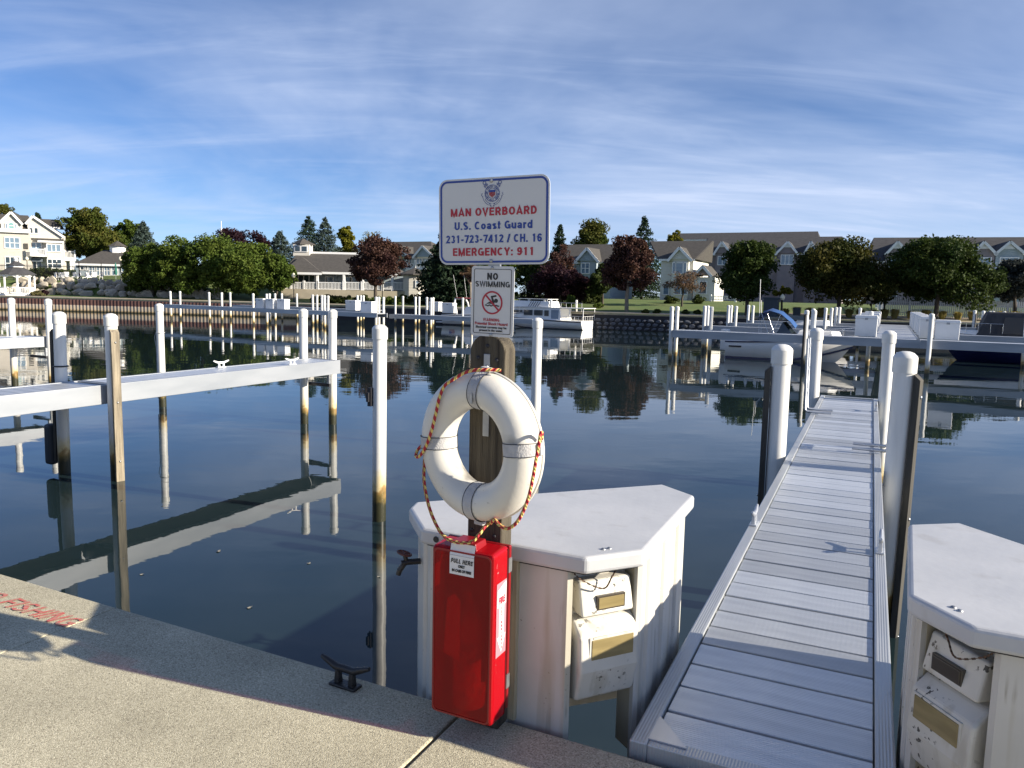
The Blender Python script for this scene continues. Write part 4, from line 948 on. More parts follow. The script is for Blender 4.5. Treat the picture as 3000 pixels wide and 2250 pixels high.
# white dock boxes -----------------------------------------------------------------
m_box = mat('dock_box_fibreglass', (.78, .78, .77), (.72, .72, .71), rough=.45, scale=2)
def dock_box(P, rz, L, Wd, Ht, label, group):
    t = thing('dock_box', label, 'dock box', P, rz, group)
    b = MB(); b.box((0, 0, Ht*.42), (L*.92, Wd*.9, Ht*.84), taper=1.04); b.build('body', m_box, t, bevel=.02)
    b = MB(); b.box((0, 0, Ht*.92), (L, Wd, Ht*.15), taper=.93); b.build('lid', m_box, t, bevel=.02)
    MB().b2((-.06, -Wd*.5-.012, Ht*.78), (.06, -Wd*.47, Ht*.88)).build('latch', m_galv, t); return t
def box_at(px, py, z, L, Wd, Ht, label, group): p = gp(px, py, z); return dock_box((p.x, p.y, z), -QA, L, Wd, Ht, label, group)
for px, py in ((768, 903), (797, 904), (830, 905)): box_at(px, py, 1.42, .85, .65, .78, 'white dock box on the long far dock under the porch railing', 'dock boxes of the long far dock')
for px, py in ((1034, 909), (1080, 915)): box_at(px, py, 1.42, 1.05, .7, .80, 'white dock box at the end of the long far dock', 'dock boxes at the dock end')
for px, py in ((1276, 912), (1316, 917)): box_at(px, py, 1.30, 1.1, .7, .85, 'white dock box beside the mooring piles ahead of the cruiser', 'dock boxes ahead of the cruiser')

# right-hand basin, laid out on the harbour grid -------------------------------------
GR = 'fingers of the box-lined dock'
walk = beam_dock('wide main walkway of the box-lined dock lined with white boxes', q(1.55, 34.9), q(1.55, 57.0), 1.7, 1.45, GR, .32, 'main_walkway')
FV = [34.2, 41.5, 48.6, 55.8]
names = ['front finger of the box-lined dock', 'second finger of the box-lined dock', 'third finger of the box-lined dock', 'rear finger of the box-lined dock by the lawn']
for v_, nm in zip(FV, names):
    beam_dock(nm+', on the trawler side of the walkway', q(-8.0, v_), q(.68 if v_ > 35 else 2.42, v_), 1.0, 1.45, GR, .34, 'finger_dock')
    beam_dock(nm+', on the canvas cruiser side', q(2.43, v_), q(11.5, v_), 1.0, 1.45, GR, .34, 'finger_dock')
LR = 'white capped pile at the open-water ends of the box-lined dock fingers'; GRP = 'piles at the open-water ends of the fingers'
for u_, v_ in ((-8.1, 33.95), (-8.05, 34.75), (-7.0, 37.6), (-8.1, 41.2), (-8.1, 42.1), (-7.0, 44.6), (-8.1, 48.3), (-8.1, 49.2), (-7.2, 52.4), (-8.0, 55.4)):
    pile(q(u_, v_), LR, GRP)
LR2 = 'white pile standing among the dock fingers near the blue-topped boat'; GRP2 = 'piles around the blue-topped boat'
pile(q(-2.05, 33.5), 'white twin pile with dark rubbing board at the front finger, before the blue-topped boat', GRP2, False, (-.4, -1, -1, 2.4), bm=m_dktimber)
for u_, v_ in ((-1.85, 34.9), (-2.4, 41.0), (-2.3, 47.9), (-2.0, 48.9), (-2.1, 55.3), (-1.9, 56.2), (-.6, 55.4)): pile(q(u_, v_), LR2, GRP2)
LR3 = 'white pile beside the box-lined main walkway'; GRP3 = 'piles by the main walkway'
for u_, v_ in ((.45, 36.2), (2.75, 33.5)): pile(q(u_, v_), LR3, GRP3)
LR4 = 'white pile around the boat with dark canvas cover'; GRP4 = 'piles around the dark canvas boat'
for px, wl, bd in ((2845, 1020, 1), (2872, 1026, 0), (2889, 1035, 0), (2899, 1032, 1), (2931, 1030, 0), (2960, 1045, 0), (2970, 1060, 1), (2996, 1078, 0)):
    pile(gxy(px, wl), LR4 if not bd else 'white pile with dark rubbing board around the boat with dark canvas cover', GRP4 if not bd else 'board piles around the dark canvas boat', False, (.8, -.6, -1, 2.35) if bd else None, bm=m_dktimber)
for v_, lb in ((35.6, 'white dock box on the walkway corner beside the front finger'), (43.2, 'white dock box on the walkway just past the second finger'), (50.6, 'white dock box on the walkway just past the third finger')): dock_box(q(.30, v_, 1.45), -QA, .95, .8, .95, lb, 'dock boxes in a row along the walkway')
dock_box(q(3.45, 35.2, 1.45), -QA, .95, .7, .85, 'low wide white dock box at the walkway corner opposite the first box', 'low dock boxes')
for v_ in (36.4, 39.6, 43.4, 47.0, 50.6, 54.0): dock_box(q(2.72, v_, 1.45), -QA, .6, .7, .95, 'upright white utility box on the far side of the main walkway', 'utility boxes in a row along the walkway')

# ------------------------------------------------------------------ boats
m_gel = mat('white_gelcoat', (.80, .80, .79), (.75, .75, .74), rough=.25, scale=1.5); m_gelg = mat('grey_gelcoat', (.50, .52, .55), rough=.3)
m_navy = mat('navy_hull', (.008, .012, .06), rough=.25); m_antif = mat('dark_antifouling', (.012, .014, .025), rough=.7)
m_bimini = mat('blue_canvas', (.012, .075, .24), (.01, .055, .18), rough=.85, scale=3); m_grcan = mat('charcoal_canvas', (.035, .037, .042), (.055, .055, .06), rough=.85, scale=3)
m_redcan = mat('dark_red_canvas', (.22, .02, .03), rough=.85); m_teak = mat('dark_trim', (.03, .02, .02), rough=.5); m_chrome = mat('stainless_steel', (.62, .63, .65), rough=.22, metal=1)
def hull(L, beam, f0, f1, keel=-.35, flare=.82, sheer=1.0, ns=18, fine=2.4):
    """lofted hull, stern at x=0, bow at x=L; returns section rows"""
    rows = []
    for i in range(ns+1):
        t = i/ns; wv = beam/2*(1-max(0, (t-.42)/.58)**fine); wv = max(wv, .015); z1 = f0+(f1-f0)*t**1.6
        rake = .10*L*max(0, t-.75)/.25
        ch = wv*flare*(1-.35*max(0, t-.55)/.45)
        kz = keel*(1-max(0, (t-.72)/.28)**2) + max(0, (t-.72)/.28)**2*z1*.55
        cz = .10+max(0, (t-.5)/.5)*z1*.55
        x = t*L
        rows.append([(x-rake*.55, 0, kz), (x-rake*.35, ch*.96, cz), (x-rake*.1, (ch+wv)/2, (cz+z1)/2), (x, wv, z1), (x, wv*.93, z1+.02)])
    return rows
def loft(rows, ns_i, mirror=True):
    b = MB(); n = len(rows[0])
    for s in (1, -1):
        vs = [(p[0], p[1]*s, p[2]) for r in rows for p in r]
        fs = [(i*n+j, (i+1)*n+j, (i+1)*n+j+1, i*n+j+1) for i in range(len(rows)-1) for j in range(n-1)]
        if s < 0: fs = [f[::-1] for f in fs]
        b.add(vs, [f[::-1] for f in fs], True)
    st = rows[0]; tr = [(p[0], p[1], p[2]) for p in st] + [(p[0], -p[1], p[2]) for p in st[::-1] if p[1] > 0]
    b.add(tr, [tuple(range(len(tr)))]); return b
def deckm(rows, dz=0):
    b = MB(); n = len(rows)
    vs = [(r[-1][0], r[-1][1], r[-1][2]+dz) for r in rows] + [(r[-1][0], -r[-1][1], r[-1][2]+dz) for r in rows]
    return b.add(vs, [(i, i+1, n+i+1, n+i) for i in range(n-1)][::1])
def stripe(rows, j, t, m, root, name, off=.006, dz=.0):
    b = MB()
    for s in (1, -1):
        pts = [Vector((r[j][0], (r[j][1]+off)*s, r[j][2]+dz)) for r in rows]
        vs = [p+Vector((0, 0, k)) for p in pts for k in (-t/2, t/2)]
        fs = [(2*i, 2*i+2, 2*i+3, 2*i+1) for i in range(len(pts)-1)]
        b.add(vs, fs if s < 0 else [f[::-1] for f in fs])
    return b.build(name, m, root)
def rail(b, pts, h, r=.014, every=1):
    b.tube([Vector(p)+Vector((0, 0, h)) for p in pts], r, 6)
    for p in pts[::every]: b.tube([p, Vector(p)+Vector((0, 0, h))], r*.9, 5)
def boat(name, label, cat, u, v, rz_rel, z=0): return thing(name, label, cat, q(u, v, z), -QA+rz_rel)
def cabin(b, outline, z0, z1, top=.9, tilt=0):
    cx = sum(p[0] for p in outline)/len(outline); cy = 0
    b.prism(outline, z0, z1, [((p[0]-cx)*top+cx+tilt, p[1]*top) for p in outline])
# express cruiser moored behind the sign: stern towards the dock, bow to the right
P = gp(1296, 951, 0); cu, cv_ = quv(P)
t = boat('motor_cruiser', 'white express cruiser with raked bow moored behind the no swimming sign', 'boat', cu, cv_+1.2, 0)
rows = hull(8.9, 2.9, .95, 1.45, -.35); loft(rows, 0).build('hull', m_gel, t); deckm(rows, .01).build('deck', m_gel, t)
stripe(rows, 3, .05, m_teak, t, 'rub_rail', .01, -.04); stripe(rows, 1, .10, m_antif, t, 'boot_stripe', .004, -.04)
b = MB(); cabin(b, [(1.9, -1.2), (6.6, -.8), (7.4, 0), (6.6, .8), (1.9, 1.2)], 1.0, 1.75, .82); b.build('cabin_top', m_gel, t, bevel=.05)
b = MB(); b.slab([(4.5, -1.05, 1.72), (5.1, -.85, 1.75), (5.1, .85, 1.75), (4.5, 1.05, 1.72)], .02); b.prism([(3.2, -1.1), (5.0, -.95), (5.0, .95), (3.2, 1.1)], 1.7, 2.25, [(3.1, -.95), (4.2, -.8), (4.2, .8), (3.1, .95)]); b.build('windshield', m_glass, t)
b = MB(); b.tube([(1.6, -1.25, 1.0), (1.3, -1.2, 2.1), (1.2, -.9, 2.45), (1.2, .9, 2.45), (1.3, 1.2, 2.1), (1.6, 1.25, 1.0)], .09, 8); b.build('radar_arch', m_gel, t)
MB().slab([(1.2, -1.0, 2.55), (3.4, -1.0, 2.45), (3.4, 1.0, 2.45), (1.2, 1.0, 2.55)], .05).build('canvas_top', m_redcan, t)
MB().b2((-.75, -1.15, .18), (.02, 1.15, .27)).build('swim_platform', m_gel, t, bevel=.03)
b = MB(); rail(b, [(x, -.93*rows[int(x/8.9*18)][3][1], rows[int(x/8.9*18)][3][2]) for x in np.linspace(4.2, 8.6, 6)], .55); rail(b, [(x, .93*rows[int(x/8.9*18)][3][1], rows[int(x/8.9*18)][3][2]) for x in np.linspace(4.2, 8.6, 6)], .55); b.build('bow_rail', m_chrome, t)
fl = MB(); y = -rows[2][2][1]-.06
fl.b2((.85, y-.01, .42), (1.45, y+.05, .78)); fo = fl.build('flag_decal', m_sign, t); fo['label'] = 'small stars and stripes decal'
fs_ = MB()
for i in range(4): fs_.b2((.85, y-.014, .42+i*.10), (1.45, y-.0105, .47+i*.10))
fs_.build('stripe', m_red, fo); MB().b2((.85, y-.018, .62), (1.12, y-.0145, .78)).build('canton', m_blue, fo)
for k in (-.9, .9): MB().tube([(1.4, k, 2.45), (1.0, k*1.1, 4.6)], .012, 5).build('antenna', m_trim, t)
# flybridge trawler, stern to the right under an awning
P = gp(1770, 964, 0); cu, cv_ = quv(P)
t = boat('trawler_yacht', 'white trawler yacht with flybridge, dark sheer stripe and awning over the stern', 'boat', cu-.6, cv_-2.6, math.pi); t.scale = (1, 1, .72)
rows = hull(10.6, 3.5, 1.05, 1.65, -.4); loft(rows, 0).build('hull', m_gel, t); deckm(rows, .01).build('deck', m_gel, t)
stripe(rows, 3, .12, m_teak, t, 'sheer_stripe', .012, -.10); stripe(rows, 1, .12, m_antif, t, 'boot_stripe', .004, -.05)
b = MB(); cabin(b, [(2.0, -1.45), (7.4, -1.25), (7.9, -.6), (7.9, .6), (7.4, 1.25), (2.0, 1.45)], 1.05, 2.55, .96); b.build('deckhouse', m_gel, t, bevel=.04)
b = MB(); cabin(b, [(3.2, -1.3), (7.0, -1.2), (7.4, 0), (7.0, 1.2), (3.2, 1.3)], 2.62, 3.35, .93); b.build('flybridge', m_gel, t, bevel=.05)
MB().slab([(-.15, -1.5, 2.62), (7.9, -1.45, 2.62), (7.9, 1.45, 2.62), (-.15, 1.5, 2.62)], .07).build('awning_roof', m_gel, t)
MB().slab([(3.4, -1.2, 3.62), (6.4, -1.1, 3.62), (6.4, 1.1, 3.62), (3.4, 1.2, 3.62)], .06).build('hard_top', m_gel, t)
for x in (3.5, 6.2):
    for s in (-1, 1): MB().tube([(x, s*1.1, 3.3), (x, s*1.1, 3.6)], .03, 6).build('top_post', m_trim, t)
for x, s in ((-.05, -1), (-.05, 1), (1.2, -1), (1.2, 1)): MB().tube([(x, s*1.42, 1.1), (x, s*1.42, 2.6)], .032, 6).build('awning_post', m_trim, t)
for x0, x1, z0, z1 in ((2.25, 2.95, 1.25, 2.35), (3.2, 3.6, 1.55, 2.25), (3.8, 4.6, 1.6, 2.25), (4.8, 5.6, 1.6, 2.25), (5.8, 6.6, 1.6, 2.2)):
    for s in (-1, 1):
        o = MB().b2((x0, s*1.44, z0), (x1, s*1.30, z1)).build('window', m_glass if x0 > 3 else m_glassb, t)
b = MB(); rail(b, [(x, 1.45, 1.07) for x in np.linspace(-.05, 1.9, 6)], .55, .018); rail(b, [(x, -1.45, 1.07) for x in np.linspace(-.05, 1.9, 6)], .55, .018); rail(b, [(-.05, y, 1.07) for y in np.linspace(-1.4, 1.4, 6)], .55, .018); b.build('stern_rail', m_trim, t)
b = MB(); rail(b, [(x, s, 2.66) for s in (1.4,) for x in np.linspace(.1, 3.0, 7)], .55, .018); b.build('upper_rail', m_trim, t)
b = MB()
for i in range(5): b.bar((4.3+i*.22, 1.42, 2.66), (4.0+i*.22, 1.42, 3.3), .03, .05)
b.build('side_slats', m_dark, t)
# runabout with blue bimini among the right-hand fingers, bow to the right
t = boat('cuddy_boat', 'white cuddy boat with blue folding top and navy waterline stripe', 'boat', -6.15, 38.3, 0); t.scale = (.76, .9, .95)
rows = hull(8.0, 2.6, .95, 1.4, -.3); loft(rows, 0).build('hull', m_gel, t); deckm(rows, .01).build('deck', m_gelg, t)
stripe(rows, 3, .07, m_navy, t, 'gunwale_stripe', .012, -.05); stripe(rows, 1, .14, m_navy, t, 'waterline_stripe', .006, -.03)
b = MB(); cabin(b, [(4.2, -1.0), (6.6, -.65), (7.2, 0), (6.6, .65), (4.2, 1.0)], 1.1, 1.6, .8); b.build('cuddy', m_gel, t, bevel=.05)
b = MB(); b.add([(4.3, -1.02, 1.25), (4.3, 1.02, 1.25), (3.5, .88, 2.0), (3.5, -.88, 2.0), (3.0, -1.15, 1.1), (3.0, 1.15, 1.1)], [(0, 1, 2, 3), (0, 3, 4), (1, 5, 2)]); b.build('windshield', m_glass, t)
b = MB()
arc = [(1.9, 2.05), (2.2, 2.42), (2.7, 2.58), (3.4, 2.42), (4.0, 2.02), (4.3, 1.72)]
vs = [(x, s*1.12*(1-.06*abs(i-2)), z) for i, (x, z) in enumerate(arc) for s in (-1, 0, 1)]
vs = [(x, y, z+(.12 if y == 0 else 0)) for x, y, z in vs]
b.add(vs, [(i*3+j, i*3+3+j, i*3+4+j, i*3+1+j) for i in range(5) for j in range(2)], True); b.add([(x, y, z-.03) for x, y, z in vs], [(i*3+j, i*3+1+j, i*3+4+j, i*3+3+j) for i in range(5) for j in range(2)], True); b.build('folding_top', m_bimini, t)
for s in (-1, 1):
    b = MB()
    for x in (2.2, 3.4): b.tube([(2.8, s*1.12, 1.15), (x, s*1.08, 2.42)], .016, 6)
    b.build('top_frame', m_chrome, t)
MB().b2((-.55, -.28, .35), (.0, .28, 1.5)).build('outboard', m_white, t, bevel=.08)
b = MB(); rail(b, [(x, s*.9*rows[min(17, int(x/8.0*18))][3][1], rows[min(17, int(x/8.0*18))][3][2]) for s in (1,) for x in np.linspace(5, 7.8, 5)], .45); rail(b, [(x, -.9*rows[min(17, int(x/8.0*18))][3][1], rows[min(17, int(x/8.0*18))][3][2]) for x in np.linspace(5, 7.8, 5)], .45); b.build('bow_rail', m_chrome, t)
for k, h in ((.3, 3.1), (-.5, 4.2)): MB().tube([(2.0, k, 1.2), (1.9, k, h)], .018, 5).build('antenna', m_trim, t)
nmb = MB().b2((.25, -rows[1][2][1]-.075, .62), (1.05, -rows[1][2][1]-.02, .70)); nmb.build('registration_patch', m_teak, t)
for i, x in enumerate((.6, 1.4, 2.0, 2.5)): MB().lathe([(.0, 0), (.10, .06), (.11, .3), (.05, .42), (0, .44)], 10, (x, -1.0, .98)).build('fender', m_white, t)
# cruiser with charcoal canvas at the right edge, navy hull
t = boat('canvas_cruiser', 'white cruiser with navy lower hull under a charcoal canvas enclosure', 'boat', 10.0, 45.0, math.pi); t.scale = (.74, .95, 1)
rows = hull(8.6, 2.9, 1.15, 1.5, -.35, flare=.95); loft(rows, 0).build('hull', m_navy, t); deckm(rows, .01).build('deck', m_gel, t); stripe(rows, 3, .36, m_gel, t, 'white_band', .014, -.17)
b = MB(); cabin(b, [(5.2, -1.0), (7.4, -.65), (7.9, 0), (7.4, .65), (5.2, 1.0)], 1.2, 1.62, .8); b.build('cabin_top', m_gel, t, bevel=.06)
b = MB(); cabin(b, [(2.9, -1.3), (6.4, -1.1), (6.4, 1.1), (2.9, 1.3)], 1.2, 2.6, .70, -.2); b.build('canvas_enclosure', m_grcan, t, bevel=.08)
for s in (-1, 1):
    b = MB(); b.add([(3.5, s*1.245, 1.5), (4.9, s*1.2, 1.5), (4.7, s*1.02, 2.35), (3.6, s*1.05, 2.35)], [(0, 1, 2, 3)]); b.build('canvas_window', m_smoke, t)
b = MB(); rail(b, [(x, s*.9*rows[min(17, int(x/8.6*18))][3][1], 1.5) for s in (1,) for x in np.linspace(4.8, 8.4, 6)], .5); b.build('bow_rail', m_chrome, t)
MB().tube([(2.5, .4, 2.7), (2.2, .4, 5.2)], .018, 5).build('antenna', m_trim, t)
# a second small boat stern peeping above the third finger
t = boat('small_cruiser', 'small white cruiser showing only its windshield above the third finger', 'boat', -6.6, 51.9, 0); t.scale = (.85, .9, .9)
rows = hull(6.6, 2.4, .9, 1.25, -.3); loft(rows, 0).build('hull', m_gel, t); deckm(rows, .01).build('deck', m_gel, t)
b = MB(); cabin(b, [(2.4, -.95), (5.0, -.6), (5.6, 0), (5.0, .6), (2.4, .95)], 1.0, 1.9, .75); b.build('cabin', m_gel, t, bevel=.05)
b = MB(); b.prism([(2.2, -.9), (3.6, -.75), (3.6, .75), (2.2, .9)], 1.9, 2.2, [(2.2, -.8), (3.1, -.65), (3.1, .65), (2.2, .8)]); b.build('windshield', m_glass, t)
# ------------------------------------------------------------------ buildings on the far shore
m_roof = mat('brown_shingle_roof', (.080, .073, .066), (.052, .048, .044), rough=.95, scale=3, stretch=(1, 1, 5), detail=8)
m_roofg = mat('grey_shingle_roof', (.062, .061, .066), (.040, .040, .044), rough=.95, scale=2, stretch=(1, 1, 4), detail=8)
m_cream = mat('cream_siding', (.60, .575, .52), (.56, .535, .48), rough=.8, scale=2); add_wave_bump(m_cream, 1.7, 'Z', .5, .02)
m_pinkw = mat('beige_siding', (.53, .49, .44), (.49, .45, .40), rough=.8, scale=2); add_wave_bump(m_pinkw, 1.7, 'Z', .5, .02)
m_tan = mat('tan_siding', (.50, .41, .27), rough=.8); add_wave_bump(m_tan, 1.7, 'Z', .5, .02)
m_grsid = mat('mauve_grey_siding', (.27, .23, .24), (.24, .21, .22), rough=.85, scale=2); add_wave_bump(m_grsid, 1.7, 'Z', .5, .02)
m_blsid = mat('blue_grey_siding', (.34, .40, .44), (.30, .36, .40), rough=.85, scale=2); add_wave_bump(m_blsid, 1.7, 'Z', .5, .02)
m_whsid = mat('off_white_siding', (.66, .65, .60), (.62, .61, .56), rough=.8, scale=2); add_wave_bump(m_whsid, 1.7, 'Z', .5, .02)
class Fac:
    """a building front standing at a surveyed spot: x along the front, y into the building, z up"""
    def __init__(s, name, label, px, py, D, a, cat='building', group=None):
        s.o = at(px, py, D); s.o.z = terr(s.o.x, s.o.y)-.1; s.e = Vector((math.cos(a), math.sin(a), 0)); s.n = Vector((-math.sin(a), math.cos(a), 0))
        s.t = thing(name, label, cat, s.o, a, group)
    def P(s, px, py, y=0.0):
        d = ray(px, py); t = ((s.o + s.n*y - cC).dot(s.n))/d.dot(s.n); p = cC + d*t - s.o; return Vector((p.dot(s.e), y, p.z))
    def wall(s, pts, y0, y1, m, name='wall', parent=None):
        xz = [(s.P(px, py, y0).x, s.P(px, py, y0).z) for px, py in pts]
        return MB().prism_xz(xz, y0, y1).build(name, m, parent or s.t)
    def block(s, x0, x1, ytop, y0, y1, m, name='wall', bottom=-1.0):
        a, b = s.P(x0, ytop, y0), s.P(x1, ytop, y0); z = (a.z+b.z)/2
        return MB().b2((a.x, y0, bottom), (b.x, y1, z)).build(name, m, s.t)
    def window(s, x0, x1, yt, yb, nx=1, ny=1, y=0.0, m=None, fm=None, fw=.10, shutter=False, name='window', parent=None):
        a, b = s.P(x0, yt, y), s.P(x1, yb, y); X0, X1, Z0, Z1 = a.x, b.x, b.z, a.z
        f = MB(); f.b2((X0-fw, y-.07, Z1), (X1+fw, y+.02, Z1+fw)).b2((X0-fw, y-.09, Z0-fw), (X1+fw, y+.02, Z0)).b2((X0-fw, y-.07, Z0), (X0, y+.02, Z1)).b2((X1, y-.07, Z0), (X1+fw, y+.02, Z1))
        for i in range(1, nx): x = X0+(X1-X0)*i/nx; f.b2((x-.05, y-.06, Z0), (x+.05, y+.02, Z1))
        for j in range(1, ny): z = Z0+(Z1-Z0)*j/ny; f.b2((X0, y-.055, z-.04), (X1, y+.02, z+.04))
        w = f.build(name, fm or m_trim, parent or s.t)
        for i in range(nx):
            for j in range(ny):
                xa, xb = X0+(X1-X0)*i/nx+(.05 if i else 0), X0+(X1-X0)*(i+1)/nx-(.05 if i < nx-1 else 0)
                za, zb = Z0+(Z1-Z0)*j/ny+(.04 if j else 0), Z0+(Z1-Z0)*(j+1)/ny-(.04 if j < ny-1 else 0)
                MB().b2((xa, y-.03, za), (xb, y+.015, zb)).build('pane', m or m_glass, w)
        return w
    def roof_eave(s, xe0, xe1, ye, xr0, xr1, yr, depth, m, y0=-.35, th=.16, name='roof'):
        """slope rising from the eave to a ridge parallel to the front, and its rear twin"""
        e0, e1 = s.P(xe0, ye, y0), s.P(xe1, ye, y0); r0, r1 = s.P(xr0, yr, depth), s.P(xr1, yr, depth)
        ze = (e0.z+e1.z)/2; zr = (r0.z+r1.z)/2; e0.z = e1.z = ze; r0.z = r1.z = zr
        b = MB(); b.slab([e0, e1, r1, r0], th); bk = 2*depth-y0
        b.slab([r0+Vector((0, .001, 0)), r1+Vector((0, .001, 0)), Vector((e1.x, bk, ze)), Vector((e0.x, bk, ze))], th)
        if abs(r0.x-e0.x) > .6: b.slab([e0, r0, Vector((e0.x, bk, ze))], th)
        if abs(r1.x-e1.x) > .6: b.slab([e1, r1, Vector((e1.x, bk, ze))], th)
        o = b.build(name, m, s.t)
        MB().b2((e0.x, y0-.03, ze-th-.12), (e1.x, y0+.03, ze-.02)).build('fascia', m_trim, o); return o, (e0, e1, r0, r1)
    def gable(s, xl, xa, xr, yb, ya, y0, y1, wm, rm, trim=True, oh=.3, wall_base=None, ylb=None, name='gable'):
        """front-facing gable: triangle of wall, two roof planes running back, white barge boards"""
        l, a, r = s.P(xl, ylb or yb, y0), s.P(xa, ya, y0), s.P(xr, yb, y0)
        if ylb is None: l.z = r.z = (l.z+r.z)/2
        poly = [(l.x, l.z), (r.x, r.z), (a.x, a.z)]
        if wall_base is not None: poly = [(l.x, wall_base), (r.x, wall_base), (r.x, r.z), (a.x, a.z), (l.x, l.z)]
        g = MB().prism_xz(poly, y0, y1).build(name, wm, s.t)
        rf = MB(); up = Vector((0, 0, .06))
        for k in (l, r):
            d = (k-a).normalized(); k2 = k+d*oh; rf.slab([a+up+Vector((0, -oh, .10)), k2+up+Vector((0, -oh, .10)), Vector((k2.x, y1, k2.z+.16)), Vector((a.x, y1, a.z+.16))], .10)
        ro = rf.build('roof', rm, s.t)
        if trim:
            for k in (l, r):
                d = (k-a).normalized(); k2 = k+d*oh; b = MB(); b.bar(a+Vector((0, -oh-.03, .0)), k2+Vector((0, -oh-.03, .0)), .05, .30, up=(0, 0, 1)); b.build('barge_board', m_trim, ro)
        return g
    def rail(s, x0, x1, yt, yb, y, post=None, name='railing', n=None):
        a, b = s.P(x0, yt, y), s.P(x1, yb, y); z1, z0 = a.z, b.z; r = MB(); L = b.x-a.x
        r.b2((a.x, y-.04, z1-.08), (b.x, y+.04, z1)).b2((a.x, y-.03, z0), (b.x, y+.03, z0+.07))
        r.b2((a.x, y-.05, z0), (a.x+.07, y+.05, z1)).b2((b.x-.07, y-.05, z0), (b.x, y+.05, z1)); o = r.build(name, m_trim, s.t); bl = MB(); k = max(2, int(L/.16))
        for i in range(k): x = a.x+L*(i+.5)/k; bl.b2((x-.03, y-.025, z0+.07), (x+.03, y+.025, z1-.08))
        tag(bl.build('balusters', m_trim, o), kind='stuff')
        for px in (post or []):
            p = s.P(px, yt, y); MB().b2((p.x-.10, y-.10, z0-.25), (p.x+.10, y+.10, z1+.16)).build('rail_post', m_trim, o)
        return o

# --- cream condominium on the left terrace
c = Fac('condominium', 'cream three-storey condominium with white gables and balconies on the terrace', 95, 800, 112, R_(24))
B0, B1 = -1.0, 0
c.block(-160, 88, 672, 0, 9, m_pinkw); c.block(88.5, 190, 690, .8, 9, m_cream)
MB().b2((c.P(-160, 672).x, -.25, c.P(-40, 672).z-.1), (c.P(90, 672).x, 0-.002, c.P(-40, 672).z+.25)).build('cornice', m_trim, c.t)
c.roof_eave(-165, 90, 672, -160, 82, 625, 4.5, m_roof)
c.gable(2, 33, 63, 652, 622, -.1, 4.0, m_cream, m_roof, wall_base=c.P(33, 674).z)
aw = c.window(26, 41, 662, 672, 1, 1, -.12, m_glassg); p0 = c.P(33.5, 662, -.12); rr = (c.P(41, 662, -.12).x-c.P(26, 662, -.12).x)/2
MB().prism_xz([(p0.x+rr*math.cos(t), p0.z+.1+rr*1.25*math.sin(t)) for t in np.linspace(0, math.pi, 11)], -.20, -.13).build('arch_pane', m_glassg, aw)
MB().prism_xz([(p0.x+(rr+.14)*math.cos(t), p0.z+.1+(rr*1.25+.14)*math.sin(t)) for t in np.linspace(0, math.pi, 11)], -.17, -.125).build('arch_trim', m_trim, aw)
c.window(17, 22, 656, 672, 1, 1, -.12, m_glassb); c.window(44, 49, 657, 672, 1, 1, -.12, m_glassb)
c.window(14, 57, 696, 727, 3, 2, 0, m_glassb); c.window(16, 58, 753, 790, 3, 2, 0, m_glass)
c.gable(80, 97, 182, 691, 634, .2, 8, m_cream, m_roof, ylb=652, wall_base=c.P(97, 697).z)
c.window(86, 96, 668, 683, 1, 1, .18, m_glass); c.window(101, 111, 668, 683, 1, 1, .18, m_glass)
c.roof_eave(110, 186, 705, 104, 186, 690, 1.6, m_roof, y0=-.4)
c.roof_eave(120, 178, 664, 100, 174, 642, 4.0, m_roof, y0=2.0)
c.block(136, 186, 705, -.2, 3, m_cream)
c.window(91, 121, 711, 742, 2, 1, .78, m_glassb); c.window(138, 177, 716, 737, 3, 1, -.22, m_glassb); c.window(140, 180, 760, 785, 3, 2, -.22, m_glass); c.window(93, 122, 758, 790, 2, 1, .78, m_glass)
c.rail(90, 133, 728, 747, -.9, [90, 133], 'balcony_rail'); MB().b2((c.P(89, 747, -1).x, -1.0, c.P(110, 748, 0).z-.2), (c.P(134, 747, -1).x, .8, c.P(110, 748, 0).z)).build('balcony_floor', m_trim, c.t)
c.rail(188, 220, 735, 756, .5, [188, 219], 'balcony_rail'); MB().b2((c.P(187, 756, .4).x, .4, c.P(200, 757, .5).z-.35), (c.P(221, 756, .4).x, 5, c.P(200, 757, .5).z)).build('balcony_floor', m_trim, c.t)
for px in (208, 216): p = c.P(px, 757, .6); MB().b2((p.x-.16, .5, -1), (p.x+.16, .85, p.z-.3)).build('column', m_trim, c.t)
MB().b2((c.P(70, 714).x, -.12, c.P(70, 729).z), (c.P(82, 714).x, -.002, c.P(70, 713).z)).build('shutter_panel', m_roof, c.t)
MB().b2((c.P(90, 757).x, .0, c.P(90, 766).z), (c.P(124, 757).x, .79, c.P(90, 757).z)).build('awning', mat('slate_awning', (.10, .12, .15), rough=.8), c.t)
# --- pool house
c = Fac('pool_house', 'low white pool house with hipped brown roof and louvred cupola', 320, 812, 104, R_(8))
c.block(222, 395, 772, 0, 9, m_blsid)
r_, _ = c.roof_eave(216, 398, 773, 305, 352, 733, 4.5, m_roof)
p = c.P(345, 735, 4.5)
MB().prism([(p.x+1.0*math.cos(a), 4.5+1.0*math.sin(a)) for a in np.arange(8)*math.pi/4+.39], p.z-.5, p.z+.6).build('cupola', m_trim, c.t)
MB().lathe([(1.35, p.z+.6), (.06, p.z+1.35), (0, p.z+1.4)], 8, (p.x, 4.5, 0), False).build('cupola_roof', m_roof, c.t)
pc_ = c.P(377, 745, 4); MB().b2((pc_.x-.2, 3.8, pc_.z-1.2), (pc_.x+.2, 4.2, pc_.z+.5)).build('chimney', mat('chimney_brick', (.28, .17, .14), rough=.9), c.t)
c.window(236, 246, 776, 790, 1, 1); c.window(252, 256, 776, 790, 1, 1)
